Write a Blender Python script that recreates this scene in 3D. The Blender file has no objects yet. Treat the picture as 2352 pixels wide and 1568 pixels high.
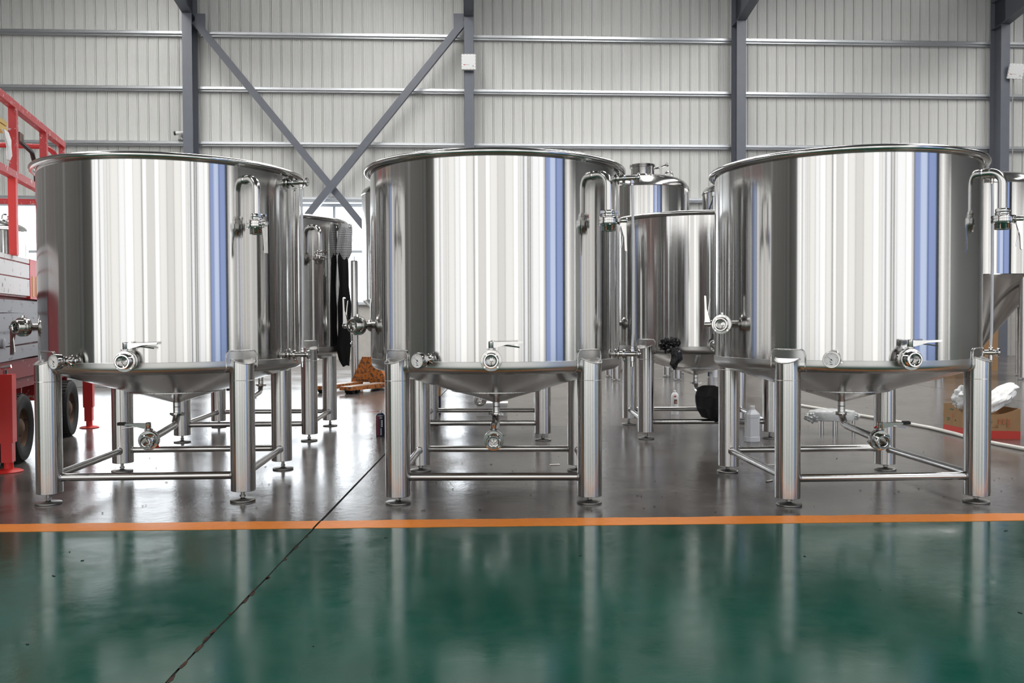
import bpy, math, random
from mathutils import Matrix, Vector, noise as mnoise

random.seed(7)
scene = bpy.context.scene
COL = scene.collection
PI = math.pi
R = math.radians

# ------------------------------------------------------------------ camera
F_PX = 2013.9
CAM_H = 0.8317
PITCH = 0.022654
ROLL = 0.003936
cam_data = bpy.data.cameras.new('camera')
cam_data.sensor_width = 36.0
cam_data.lens = F_PX / 2352.0 * 36.0
cam_data.clip_end = 200
cam = bpy.data.objects.new('camera', cam_data)
COL.objects.link(cam)
cam.matrix_world = (Matrix.Translation((0, 0, CAM_H)) @ Matrix.Rotation(PI / 2 - PITCH, 4, 'X')
                    @ Matrix.Rotation(-ROLL, 4, 'Z'))
scene.camera = cam

# ------------------------------------------------------------------ world, view, big lights
vs = scene.view_settings
vs.view_transform = 'Standard'
vs.look = 'None'
vs.exposure = 0.1
vs.gamma = 1.0
vs.use_curve_mapping = False
w = bpy.data.worlds.new('sky')
scene.world = w
w.use_nodes = True
bg = w.node_tree.nodes['Background']
bg.inputs[0].default_value = (0.86, 0.93, 1.0, 1)
bg.inputs[1].default_value = 1.5

# Daylight: overcast sky through the back windows (in view), roof skylight sheets and the translucent
# facade behind the camera (both outside the picture, the facade mirrored in the tanks). All sheets share one sky.
SKYLIGHTS = [-7.5, -2.5, 2.5, 7.5, 12.5]
SKY_Y0, SKY_Y1 = 7.5, 17.0
FRONT_SKY = [-7.5, 7.5]
FSKY_Y0, FSKY_Y1 = -2.0, 6.5
SKY_STRENGTH = 12.5

# ------------------------------------------------------------------ mesh helpers
class MB:
    def __init__(s):
        s.v = []; s.f = []; s.m = []; s.cur = 0
    def mat(s, i):
        s.cur = i; return s
    def add(s, vs_, fs, M=None):
        n = len(s.v)
        if M is None:
            s.v += [tuple(p) for p in vs_]
        else:
            s.v += [tuple(M @ Vector(p)) for p in vs_]
        for f in fs:
            s.f.append([n + i for i in f]); s.m.append(s.cur)
        return s
    def lathe(s, prof, seg=32, M=None, a0=0.0, a1=2 * PI, closed=False):
        full = abs(a1 - a0 - 2 * PI) < 1e-6
        n = seg if full else seg + 1
        vs_ = []; rows = []
        for (r, z) in prof:
            if r < 1e-7:
                rows.append([len(vs_)] * n); vs_.append((0, 0, z))
            else:
                row = []
                for i in range(n):
                    a = a0 + (a1 - a0) * i / seg
                    row.append(len(vs_)); vs_.append((r * math.cos(a), r * math.sin(a), z))
                rows.append(row)
        fs = []
        pairs = list(zip(rows[:-1], rows[1:]))
        if closed: pairs.append((rows[-1], rows[0]))
        for A, B in pairs:
            for i in range(seg):
                j = (i + 1) % n
                q = [A[i], A[j], B[j], B[i]]
                u = []
                for k in q:
                    if k not in u: u.append(k)
                if len(u) > 2: fs.append(u)
        return s.add(vs_, fs, M)
    def cyl(s, p0, p1, r0, r1=None, seg=16, cap=True):
        p0 = Vector(p0); p1 = Vector(p1)
        if r1 is None: r1 = r0
        d = p1 - p0
        M = Matrix.Translation(p0) @ d.to_track_quat('Z', 'Y').to_matrix().to_4x4()
        L = d.length
        prof = [(r0, 0), (r1, L)]
        if cap: prof = [(0, 0)] + prof + [(0, L)]
        return s.lathe(prof, seg, M)
    def tube(s, pts, r, seg=12, cap=True):
        pts = [Vector(p) for p in pts]
        n = len(pts)
        rr = r if isinstance(r, (list, tuple)) else [r] * n
        t0 = (pts[1] - pts[0]).normalized()
        up = Vector((0, 0, 1)) if abs(t0.z) < 0.9 else Vector((1, 0, 0))
        nx = t0.cross(up).normalized()
        vs_ = []; prev = t0
        for i in range(n):
            if i == 0: t = t0
            elif i == n - 1: t = (pts[-1] - pts[-2]).normalized()
            else: t = ((pts[i] - pts[i - 1]).normalized() + (pts[i + 1] - pts[i]).normalized()).normalized()
            q = prev.rotation_difference(t)
            nx = (q @ nx).normalized(); prev = t
            ny = t.cross(nx).normalized()
            for k in range(seg):
                a = 2 * PI * k / seg
                vs_.append(pts[i] + (nx * math.cos(a) + ny * math.sin(a)) * rr[i])
        fs = []
        for i in range(n - 1):
            for k in range(seg):
                k2 = (k + 1) % seg
                fs.append([i * seg + k, i * seg + k2, (i + 1) * seg + k2, (i + 1) * seg + k])
        if cap:
            fs.append(list(range(seg))[::-1]); fs.append([(n - 1) * seg + k for k in range(seg)])
        return s.add(vs_, fs)
    def box(s, c, d, M=None):
        x, y, z = c; a, b, e = d[0] / 2, d[1] / 2, d[2] / 2
        vs_ = [(x + i * a, y + j * b, z + k * e) for k in (-1, 1) for j in (-1, 1) for i in (-1, 1)]
        fs = [[0, 2, 3, 1], [4, 5, 7, 6], [0, 1, 5, 4], [2, 6, 7, 3], [0, 4, 6, 2], [1, 3, 7, 5]]
        return s.add(vs_, fs, M)
    def box2(s, x0, x1, y0, y1, z0, z1, M=None):
        return s.box(((x0 + x1) / 2, (y0 + y1) / 2, (z0 + z1) / 2), (x1 - x0, y1 - y0, z1 - z0), M)
    def prism(s, poly, z0, z1, M=None):
        n = len(poly)
        vs_ = [(x, y, z0) for x, y in poly] + [(x, y, z1) for x, y in poly]
        fs = [list(range(n))[::-1], [n + i for i in range(n)]]
        for i in range(n):
            j = (i + 1) % n
            fs.append([i, j, n + j, n + i])
        return s.add(vs_, fs, M)
    def bar(s, p0, p1, wd, ht, up=(0, 0, 1)):
        """rectangular bar from p0 to p1"""
        p0 = Vector(p0); p1 = Vector(p1); d = (p1 - p0); L = d.length; d.normalize()
        u = Vector(up); sd = d.cross(u).normalized(); u2 = sd.cross(d).normalized()
        M = Matrix((sd, d, u2)).transposed().to_4x4(); M.translation = p0
        return s.box2(-wd / 2, wd / 2, 0, L, -ht / 2, ht / 2, M)
    def rings(s, rings, cap=True):
        n = len(rings[0]); vs_ = [p for r_ in rings for p in r_]; fs = []
        for i in range(len(rings) - 1):
            for k in range(n):
                k2 = (k + 1) % n
                fs.append([i * n + k, i * n + k2, (i + 1) * n + k2, (i + 1) * n + k])
        if cap:
            fs.append(list(range(n))[::-1]); fs.append([(len(rings) - 1) * n + k for k in range(n)])
        return s.add(vs_, fs)
    def mesh(s, name, mats, ang=32):
        me = bpy.data.meshes.new(name)
        me.from_pydata(s.v, [], s.f)
        if not isinstance(mats, (list, tuple)): mats = [mats]
        for m in mats: me.materials.append(m)
        if len(mats) > 1: me.polygons.foreach_set('material_index', s.m)
        me.polygons.foreach_set('use_smooth', [True] * len(me.polygons))
        me.update()
        bm_fix(me)
        me.set_sharp_from_angle(angle=R(ang))
        return me
    def build(s, name, mats, parent=None, M=None, ang=32):
        return link(name, s.mesh(name, mats, ang), parent, M)

import bmesh
def bm_fix(me):
    bm = bmesh.new(); bm.from_mesh(me)
    bmesh.ops.recalc_face_normals(bm, faces=bm.faces)
    bm.to_mesh(me); bm.free()

def link(name, me, parent=None, M=None):
    o = bpy.data.objects.new(name, me)
    COL.objects.link(o)
    if parent is not None: o.parent = parent
    if M is not None: o.matrix_local = M
    return o

def empty(name, M=None, label=None, cat=None, group=None):
    o = bpy.data.objects.new(name, None)
    o.empty_display_size = 0.1
    COL.objects.link(o)
    if M is not None: o.matrix_world = M
    if label: tag(o, label, cat, group)
    return o

def tag(o, label=None, cat=None, group=None, kind=None):
    if label: o['label'] = label
    if cat: o['category'] = cat
    if group: o['group'] = group
    if kind: o['kind'] = kind
    return o

def struct(o):
    o['kind'] = 'structure'; return o

def copy_tree(o, parent=None):
    c = o.copy(); COL.objects.link(c)
    c.parent = parent
    if parent is not None: c.matrix_local = o.matrix_local.copy()
    for ch in list(o.children): copy_tree(ch, c)
    return c

def fillet(pts, rad, n=7):
    pts = [Vector(p) for p in pts]
    out = [pts[0]]
    for i in range(1, len(pts) - 1):
        a, b, c = pts[i - 1], pts[i], pts[i + 1]
        d1 = (a - b).normalized(); d2 = (c - b).normalized()
        ang = d1.angle(d2)
        t = min(rad / math.tan(ang / 2), (a - b).length * 0.49 if i > 1 else (a - b).length * .95, (c - b).length * 0.95)
        p1 = b + d1 * t; p2 = b + d2 * t
        rr = t * math.tan(ang / 2)
        cen = b + (d1 + d2).normalized() * (rr / math.sin(ang / 2))
        u = p1 - cen; v_ = p2 - cen; tot = u.angle(v_); ax = u.cross(v_).normalized()
        for k in range(n + 1):
            out.append(cen + Matrix.Rotation(tot * k / n, 3, ax) @ u)
    out.append(pts[-1])
    return out

def T(x, y, z): return Matrix.Translation((x, y, z))
def RX(a): return Matrix.Rotation(R(a), 4, 'X')
def RY(a): return Matrix.Rotation(R(a), 4, 'Y')
def RZ(a): return Matrix.Rotation(R(a), 4, 'Z')
def axes(origin, zdir, up=(0, 0, 1)):
    z = Vector(zdir).normalized(); x = Vector(up).cross(z).normalized(); y = z.cross(x)
    M = Matrix((x, y, z)).transposed().to_4x4(); M.translation = Vector(origin)
    return M

# ------------------------------------------------------------------ materials
def mat(name):
    m = bpy.data.materials.new(name); m.use_nodes = True
    nt = m.node_tree
    b = nt.nodes['Principled BSDF']
    return m, nt, b
def nd(nt, kind, **kw):
    n = nt.nodes.new(kind)
    for k, v in kw.items():
        if k in n.inputs: n.inputs[k].default_value = v
        else: setattr(n, k, v)
    return n
def simple(name, col, rough=0.5, metal=0.0, noise=0.0, nscale=20, bump=0.0, spec=0.5, coat=0.0, alpha=1.0, trans=0.0):
    m, nt, b = mat(name)
    b.inputs['Base Color'].default_value = (*col, 1)
    b.inputs['Roughness'].default_value = rough
    b.inputs['Metallic'].default_value = metal
    b.inputs['Specular IOR Level'].default_value = spec
    b.inputs['Coat Weight'].default_value = coat
    b.inputs['Alpha'].default_value = alpha
    b.inputs['Transmission Weight'].default_value = trans
    if noise or bump:
        tc = nd(nt, 'ShaderNodeTexCoord')
        n = nd(nt, 'ShaderNodeTexNoise', Scale=nscale, Detail=4.0)
        nt.links.new(tc.outputs['Object'], n.inputs['Vector'])
        if noise:
            cr = nd(nt, 'ShaderNodeMapRange')
            cr.inputs['To Min'].default_value = 1 - noise; cr.inputs['To Max'].default_value = 1 + noise
            nt.links.new(n.outputs['Fac'], cr.inputs['Value'])
            mx = nd(nt, 'ShaderNodeVectorMath', operation='SCALE')
            mx.inputs[0].default_value = col
            nt.links.new(cr.outputs['Result'], mx.inputs['Scale'])
            nt.links.new(mx.outputs['Vector'], b.inputs['Base Color'])
        if bump:
            bp = nd(nt, 'ShaderNodeBump', Strength=bump, Distance=0.01)
            nt.links.new(n.outputs['Fac'], bp.inputs['Height'])
            nt.links.new(bp.outputs['Normal'], b.inputs['Normal'])
    return m
def steel(name, col=(0.60, 0.595, 0.585), rough=0.07, streak=0.0, sc=(45, 45, 0.6), var=0.04, aniso=0.0):
    m, nt, b = mat(name)
    b.inputs['Base Color'].default_value = (*col, 1)
    b.inputs['Metallic'].default_value = 1
    tc = nd(nt, 'ShaderNodeTexCoord')
    mp = nd(nt, 'ShaderNodeMapping'); mp.inputs['Scale'].default_value = sc
    nt.links.new(tc.outputs['Object'], mp.inputs['Vector'])
    n = nd(nt, 'ShaderNodeTexNoise', Scale=1.0, Detail=3.0)
    nt.links.new(mp.outputs['Vector'], n.inputs['Vector'])
    mr = nd(nt, 'ShaderNodeMapRange')
    mr.inputs['To Min'].default_value = max(0.01, rough - var); mr.inputs['To Max'].default_value = rough + var
    nt.links.new(n.outputs['Fac'], mr.inputs['Value'])
    nt.links.new(mr.outputs['Result'], b.inputs['Roughness'])
    if aniso:
        b.inputs['Anisotropic'].default_value = aniso; b.inputs['Anisotropic Rotation'].default_value = 0.25
        tg = nd(nt, 'ShaderNodeTangent', direction_type='RADIAL', axis='Z')
        nt.links.new(tg.outputs[0], b.inputs['Tangent'])
    if streak:
        bp = nd(nt, 'ShaderNodeBump', Strength=streak, Distance=0.002)
        nt.links.new(n.outputs['Fac'], bp.inputs['Height'])
        nt.links.new(bp.outputs['Normal'], b.inputs['Normal'])
    return m
def emit(name, col, s):
    m = bpy.data.materials.new(name); m.use_nodes = True; nt = m.node_tree
    nt.nodes.remove(nt.nodes['Principled BSDF'])
    e = nd(nt, 'ShaderNodeEmission', Strength=s); e.inputs['Color'].default_value = (*col, 1)
    nt.links.new(e.outputs[0], nt.nodes['Material Output'].inputs[0])
    return m

STEEL = steel('polished_steel_sheet', rough=0.115, streak=0.02, sc=(14, 14, 0.35), var=0.03, aniso=0.9)
STEEL_LEG = steel('satin_steel_tube', rough=0.17, streak=0.05, sc=(70, 70, 0.8), var=0.05, aniso=0.88)
STEEL_BAR = steel('satin_steel_bar', rough=0.17, var=0.04, sc=(30, 30, 30))
STEEL_RIM = steel('satin_steel_rim', rough=0.16, var=0.03, sc=(20, 20, 20))
STEEL_FIT = steel('polished_steel_fitting', rough=0.10, var=0.03, sc=(60, 60, 60))
STEEL_CONE = steel('dull_steel_cone', rough=0.14, var=0.05, sc=(12, 12, 3))
STEEL_WELD = steel('weld_bead_steel', col=(0.7, 0.7, 0.7), rough=0.28, streak=0.6, sc=(220, 220, 220))
STEEL_FOOT = steel('worn_foot_steel', col=(0.36, 0.355, 0.34), rough=0.38, streak=0.3, sc=(80, 80, 80))
BLACK_RUB = simple('black_rubber', (0.015, 0.015, 0.016), 0.55)
RED_PLASTIC = simple('red_plastic', (0.7, 0.03, 0.02), 0.4)
DIAL_WHITE = simple('white_dial', (0.85, 0.86, 0.86), 0.35)
DIAL_BLACK = simple('black_dial_print', (0.03, 0.03, 0.03), 0.5)
DIAL_RED = simple('red_dial_print', (0.7, 0.12, 0.1), 0.5)
GLASS_TUBE = simple('clear_sight_tube', (0.85, 0.87, 0.92), 0.12, spec=0.8, alpha=1.0, trans=0.35)

# ------------------------------------------------------------------ floor
def concrete_mat():
    m, nt, b = mat('polished_concrete')
    tc = nd(nt, 'ShaderNodeTexCoord')
    mp = nd(nt, 'ShaderNodeMapping'); mp.inputs['Scale'].default_value = (1.0, 1.0, 1.0)
    nt.links.new(tc.outputs['Object'], mp.inputs['Vector'])
    n1 = nd(nt, 'ShaderNodeTexNoise', Scale=1.3, Detail=8.0, Roughness=0.62)
    n2 = nd(nt, 'ShaderNodeTexNoise', Scale=14.0, Detail=6.0, Roughness=0.7)
    n3 = nd(nt, 'ShaderNodeTexNoise', Scale=75.0, Detail=4.0, Roughness=0.7)
    for n in (n1, n2, n3): nt.links.new(mp.outputs['Vector'], n.inputs['Vector'])
    r = nd(nt, 'ShaderNodeValToRGB')
    r.color_ramp.elements[0].position = 0.39; r.color_ramp.elements[0].color = (0.062, 0.055, 0.050, 1)
    r.color_ramp.elements[1].position = 0.62; r.color_ramp.elements[1].color = (0.155, 0.141, 0.132, 1)
    mixf = nd(nt, 'ShaderNodeMath', operation='MULTIPLY_ADD'); mixf.inputs[1].default_value = 0.65
    nt.links.new(n1.outputs['Fac'], mixf.inputs[0])
    m2 = nd(nt, 'ShaderNodeMath', operation='MULTIPLY'); m2.inputs[1].default_value = 0.35
    nt.links.new(n2.outputs['Fac'], m2.inputs[0]); nt.links.new(m2.outputs[0], mixf.inputs[2])
    nt.links.new(mixf.outputs[0], r.inputs['Fac'])
    # dark specks
    r2 = nd(nt, 'ShaderNodeValToRGB')
    r2.color_ramp.elements[0].position = 0.345; r2.color_ramp.elements[0].color = (0.35, 0.33, 0.32, 1)
    r2.color_ramp.elements[1].position = 0.385; r2.color_ramp.elements[1].color = (1, 1, 1, 1)
    nt.links.new(n2.outputs['Fac'], r2.inputs['Fac'])
    mx = nd(nt, 'ShaderNodeMix', data_type='RGBA', blend_type='MULTIPLY'); mx.inputs['Factor'].default_value = 0.8
    nt.links.new(r.outputs['Color'], mx.inputs['A']); nt.links.new(r2.outputs['Color'], mx.inputs['B'])
    nt.links.new(mx.outputs['Result'], b.inputs['Base Color'])
    rr = nd(nt, 'ShaderNodeMapRange'); rr.inputs['From Min'].default_value = 0.3; rr.inputs['From Max'].default_value = 0.7
    rr.inputs['To Min'].default_value = 0.11; rr.inputs['To Max'].default_value = 0.24
    nt.links.new(n1.outputs['Fac'], rr.inputs['Value']); nt.links.new(rr.outputs['Result'], b.inputs['Roughness'])
    b.inputs['Specular IOR Level'].default_value = 0.42
    hh = nd(nt, 'ShaderNodeMath', operation='MULTIPLY_ADD'); hh.inputs[1].default_value = 0.3
    nt.links.new(n3.outputs['Fac'], hh.inputs[0]); nt.links.new(n2.outputs['Fac'], hh.inputs[2])
    bp = nd(nt, 'ShaderNodeBump', Strength=0.26, Distance=0.004)
    nt.links.new(hh.outputs[0], bp.inputs['Height']); nt.links.new(bp.outputs['Normal'], b.inputs['Normal'])
    return m
def epoxy_mat():
    m, nt, b = mat('green_epoxy_paint')
    tc = nd(nt, 'ShaderNodeTexCoord')
    n1 = nd(nt, 'ShaderNodeTexNoise', Scale=2.2, Detail=6.0, Roughness=0.6)
    n2 = nd(nt, 'ShaderNodeTexNoise', Scale=9.0, Detail=5.0, Roughness=0.65)
    for n in (n1, n2): nt.links.new(tc.outputs['Object'], n.inputs['Vector'])
    r = nd(nt, 'ShaderNodeValToRGB')
    r.color_ramp.elements[0].position = 0.3; r.color_ramp.elements[0].color = (0.002, 0.050, 0.033, 1)
    r.color_ramp.elements[1].position = 0.75; r.color_ramp.elements[1].color = (0.003, 0.078, 0.055, 1)
    nt.links.new(n1.outputs['Fac'], r.inputs['Fac'])
    nt.links.new(r.outputs['Color'], b.inputs['Base Color'])
    rr = nd(nt, 'ShaderNodeMapRange'); rr.inputs['From Min'].default_value = 0.3; rr.inputs['From Max'].default_value = 0.7
    rr.inputs['To Min'].default_value = 0.10; rr.inputs['To Max'].default_value = 0.19
    nt.links.new(n2.outputs['Fac'], rr.inputs['Value']); nt.links.new(rr.outputs['Result'], b.inputs['Roughness'])
    b.inputs['Specular IOR Level'].default_value = 0.37
    bp = nd(nt, 'ShaderNodeBump', Strength=0.10, Distance=0.004)
    nt.links.new(n2.outputs['Fac'], bp.inputs['Height']); nt.links.new(bp.outputs['Normal'], b.inputs['Normal'])
    return m
CONCRETE = concrete_mat()
EPOXY = epoxy_mat()
ORANGE = simple('orange_line_paint', (0.80, 0.235, 0.015), 0.4, noise=0.12, nscale=30, bump=0.1, spec=0.3)  # colour brightened to make up for weak light on the foreground floor
JOINT_DARK = simple('dark_joint_filler', (0.018, 0.016, 0.015), 0.85)
CHIP = simple('bare_chip', (0.05, 0.028, 0.022), 0.85, noise=0.3, nscale=60, spec=0.1)

FX0, FX1, FY0, FY1 = -14.0, 32.0, -4.0, 24.0
JX = -0.803                      # long expansion joint
CROSS = [6.93, 13.0]             # cross joints
GAP = 0.012
def orange_near(x): return 3.54 + 0.0305 * x     # edge next to the green paint
def orange_far(x): return orange_near(x) + 0.134
base = MB(); base.box2(FX0, FX1, FY0, FY1, -0.2, -0.012)
floor = struct(base.build('floor', JOINT_DARK))
# concrete slabs with open joints between them
ys = [FY0] + CROSS + [FY1]
xs = [FX0, -6.8, JX, 5.2, 11.2, 17.2, FX1]
for i in range(len(xs) - 1):
    for j in range(len(ys) - 1):
        x0 = xs[i] + (GAP / 2 if i else 0); x1 = xs[i + 1] - (GAP / 2 if i < len(xs) - 2 else 0)
        y0 = ys[j] + (0.003 if j else 0); y1 = ys[j + 1] - (0.003 if j < len(ys) - 2 else 0)
        mb = MB(); mb.box2(x0, x1, y0, y1, -0.02, 0.0)
        mb.build('slab', CONCRETE, floor)
# green painted coat, split by the joint with a ragged edge
def coat(xa, xb, ragged_left, ragged_right, name):
    mb = MB()
    n = 140
    y0 = FY0
    vs_ = []; fs = []
    ncol = 60
    # rows along y, ragged at joint side; far edge follows the orange line
    for iy in range(n + 1):
        t = iy / n
        for ix in range(ncol + 1):
            u = ix / ncol
            x = xa + (xb - xa) * u
            yf = orange_near(x) + 0.006 * mnoise.noise((x * 6, 3.1, 0)) + 0.003 * mnoise.noise((x * 25, 7.1, 0))
            y = y0 + (yf + 0.02 - y0) * (t ** 0.6)
            if ragged_right and ix == ncol:
                x -= 0.004 * abs(mnoise.noise((y * 9, 1.3, 0))) + 0.006 * max(0, mnoise.noise((y * 3, 5.3, 0)))
            if ragged_left and ix == 0:
                x += 0.004 * abs(mnoise.noise((y * 9, 8.3, 0))) + 0.006 * max(0, mnoise.noise((y * 3, 9.3, 0)))
            vs_.append((x, y, 0.0015))
    for iy in range(n):
        for ix in range(ncol):
            a = iy * (ncol + 1) + ix
            fs.append([a, a + 1, a + ncol + 2, a + ncol + 1])
    mb.add(vs_, fs)
    o = mb.build(name, EPOXY, floor)
    return o
coat(FX0, JX - 0.0016, False, True, 'green_paint')
coat(JX + 0.0016, FX1, True, False, 'green_paint')
# paint flakes broken off along the joint
for k in range(20):
    y = 1.6 + 1.9 * random.random()
    if random.random() < 0.45: y = 1.7 + 0.9 * random.random()
    x = JX + random.uniform(-0.006, 0.006)
    L = random.uniform(0.008, 0.032); wd = random.uniform(0.003, 0.0075)
    poly = []
    for q in range(9):
        a = 2 * PI * q / 9
        rr = 1 + 0.45 * (random.random() - 0.5)
        poly.append((x + wd * rr * math.cos(a), y + L * rr * math.sin(a)))
    mb = MB(); mb.prism(poly, 0.0012, 0.0024); mb.build('paint_chip', CHIP, floor)
# orange line with an irregular far edge
def stripe(xa, xb):
    mb = MB(); n = int((xb - xa) / 0.03); vs_ = []; fs = []
    for i in range(n + 1):
        x = xa + (xb - xa) * i / n
        a = orange_near(x) + 0.004 * mnoise.noise((x * 6, 3.1, 0)) + 0.002 * mnoise.noise((x * 30, 7.1, 0))
        b_ = orange_far(x) + 0.010 * mnoise.noise((x * 2.3, 1.1, 0)) + 0.007 * mnoise.noise((x * 9, 4.4, 0)) + 0.003 * mnoise.noise((x * 40, 2.4, 0))
        vs_ += [(x, a, 0.0028), (x, b_, 0.0028), (x, b_, 0.0), (x, a, 0.0)]
    for i in range(n):
        p = 4 * i; q = p + 4
        fs += [[p, q, q + 1, p + 1], [p + 1, q + 1, q + 2, p + 2], [p + 3, p, q, q + 3][::-1]]
    mb.add(vs_, fs)
    return mb.build('trim_1', ORANGE)
tr = struct(stripe(-12.0, JX - 0.005))
tr2 = struct(stripe(JX + 0.004, 14.0)); tr2.name = 'trim_2'

# ------------------------------------------------------------------ back wall
GAM = 0.0523
W0 = (-6.903, 18.822)
WM = T(W0[0], W0[1], 0) @ Matrix.Rotation(GAM, 4, 'Z')
WALL_D = 0.56
def wall_xy(s, d):
    p = WM @ Vector((s, d, 0)); return p.x, p.y
S0, S1 = -6.5, 38.0
CLAD = simple('pale_grey_cladding', (0.56, 0.565, 0.545), 0.5, noise=0.04, nscale=3)
BLOCK = simple('painted_block_wall', (0.48, 0.46, 0.43), 0.8, noise=0.15, nscale=8, bump=0.2)
GALV = simple('galvanised_girt', (0.62, 0.64, 0.66), 0.38, metal=0.85, noise=0.12, nscale=40)
COLUMN = simple('grey_blue_steel_paint', (0.115, 0.125, 0.15), 0.45, noise=0.10, nscale=6)
FRAME_W = simple('white_window_frame', (0.55, 0.6, 0.65), 0.4)
DAY = emit('overcast_daylight_pane', (0.90, 0.955, 1.0), 6.5)

SILL, HEAD, EAVE = 1.28, 3.46, 8.9
mb = MB()
mb.box2(S0, S1, WALL_D + 0.02, WALL_D + 0.3, 0, SILL - 0.06)
wall_back = struct(mb.build('wall_back', BLOCK, None, WM))
# cladding sheets: one object per rib-to-rib strip, above the window band
PITCH_S = 0.2225
def panel_mesh(z0, z1):
    d = WALL_D
    # cross-section along s (front surface), towards the room = smaller d
    p = PITCH_S
    cs = [(0.0, d), (0.001, d + 0.018), (0.009, d + 0.018), (0.010, d - 0.012), (0.030, d - 0.012), (0.031, d + 0.018), (0.039, d + 0.018), (0.040, d)]
    for k in range(4):
        a = 0.040 + (p - 0.040) * (k + 1) / 5
        cs += [(a - 0.006, d), (a - 0.003, d - 0.0022), (a + 0.003, d - 0.0022), (a + 0.006, d)]
    cs += [(p, d)]
    vs_ = [(s, y, z0) for s, y in cs] + [(s, y, z1) for s, y in cs]
    n = len(cs)
    fs = [[i, i + 1, n + i + 1, n + i] for i in range(n - 1)]
    vs_ += [(0, d + 0.022, z0), (p, d + 0.022, z0), (0, d + 0.022, z1), (p, d + 0.022, z1)]
    fs.append([2 * n + 1, 2 * n, 2 * n + 2, 2 * n + 3])
    mb = MB(); mb.add(vs_, fs)
    me = mb.mesh('wall_panel', CLAD, 20)
    return me
pm = panel_mesh(HEAD + 0.04, EAVE)
pm_low = panel_mesh(SILL - 0.06, EAVE)
s = S0 + 0.12
while s < 22.0:
    link('wall_panel', pm if s < 5.9 else pm_low, wall_back, T(s, 0, 0)); s += PITCH_S
m_ = MB(); m_.box2(s, S1, WALL_D, WALL_D + 0.022, SILL - 0.06, EAVE); m_.build('cladding_run', CLAD, wall_back)
# girts
def girt(s0, s1, z):
    mb = MB()
    d0, d1 = WALL_D - 0.15, WALL_D - 0.005
    mb.box2(s0, s1, d0, d0 + 0.008, z - 0.010, z + 0.036)      # lit face
    mb.box2(s0, s1, d0, d1, z + 0.028, z + 0.036)              # top flange
    mb.box2(s0, s1, d0, d0 + 0.07, z - 0.018, z - 0.010)       # return lip
    mb.box2(s0, s1, d0 + 0.062, d0 + 0.07, z - 0.045, z - 0.018)  # set-back web
    mb.box2(s0, s1, d0 + 0.062, d1, z - 0.053, z - 0.045)      # bottom flange
    return mb.build('girt', GALV, wall_back)
COLS = [-6.0, 0.0, 6.0, 12.0, 18.0, 24.0, 30.0, 36.0]
for z in (2.36, 3.56, 4.76, 5.95, 7.14, 8.3):
    e = [S0] + COLS + [S1]
    for a, b_ in zip(e[:-1], e[1:]):
        if z < 3 and a < 6: continue
        girt(a, b_, z)
# windows: one band per bay
wi = 0
for a, b_ in zip([S0] + COLS, COLS + [S1]):
    wi += 1
    if a >= 6 or a < -6: continue
    s0, s1 = a + 0.12, b_ - 0.12
    fr = MB(); d = WALL_D
    fr.box2(s0, s1, d - 0.06, d + 0.06, SILL - 0.06, SILL)
    fr.box2(s0, s1, d - 0.03, d + 0.06, HEAD - 0.07, HEAD)
    fr.box2(s0, s0 + 0.06, d - 0.03, d + 0.06, SILL, HEAD - 0.07)
    fr.box2(s1 - 0.06, s1, d - 0.03, d + 0.06, SILL, HEAD - 0.07)
    win = struct(fr.build('window_%d' % wi, FRAME_W, None, WM))
    n = max(2, round((s1 - s0) / 0.96)); st = (s1 - s0) / n
    for q in range(1, n):
        m_ = MB(); m_.box2(s0 + q * st - 0.028, s0 + q * st + 0.028, d - 0.025, d + 0.05, SILL, HEAD - 0.07)
        m_.build('mullion', FRAME_W, win)
    m_ = MB(); m_.box2(s0 + 0.06, s1 - 0.06, d - 0.02, d + 0.045, 2.37, 2.43); m_.build('transom', FRAME_W, win)
    for q in range(n):
        for z0, z1 in ((SILL, 2.37), (2.43, HEAD - 0.07)):
            m_ = MB(); m_.box2(s0 + q * st + 0.028, s0 + (q + 1) * st - 0.028, d + 0.02, d + 0.03, z0, z1)
            m_.build('pane', DAY, win)
    # pier behind the column between windows
for a in (-6.0, 0.0):
    m_ = MB(); m_.box2(a - 0.12, a + 0.12, WALL_D - 0.02, WALL_D + 0.1, SILL - 0.06, HEAD + 0.04); m_.build('window_pier', CLAD, wall_back)

# steel columns with haunch and rafter
CL = ['between the leftmost windows', '']
col_labels = {
    -6.0: 'grey steel column out beyond the red lift',
    0.0: 'grey steel wall column with the small security camera beside it',
    6.0: 'grey steel wall column carrying the square white floodlight, right end of the cross brace',
    12.0: 'bare grey steel wall column rising behind the gap right of the closed tank',
    18.0: 'grey steel wall column carrying the tilted white floodlight',
    24.0: 'grey steel column outside the picture beyond the tilted floodlight', 30.0: 'far grey steel column at the hall end'}
for a in COLS[1:5]:
    c = empty('steel_column', WM @ T(a, 0, 0), col_labels[a], 'column', 'wall columns')
    fw = 0.205
    m_ = MB(); m_.box2(-fw / 2, fw / 2, 0, 0.014, 0, 7.45); m_.build('front_flange', COLUMN, c)
    m_ = MB(); m_.box2(-fw / 2, fw / 2, 0.40, 0.414, 0, 8.5); m_.build('rear_flange', COLUMN, c)
    m_ = MB(); m_.box2(-0.006, 0.006, 0.014, 0.40, 0, 8.5); m_.build('web', COLUMN, c)
    for zz in (7.44, 8.05):
        m_ = MB(); m_.box2(-fw / 2, fw / 2, 0.0, 0.40, zz - 0.006, zz + 0.006); m_.build('stiffener', COLUMN, c)
    m_ = MB(); m_.box2(-0.11, 0.11, -0.02, 0.43, 0, 0.02); m_.build('base_plate', COLUMN, c)
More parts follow.
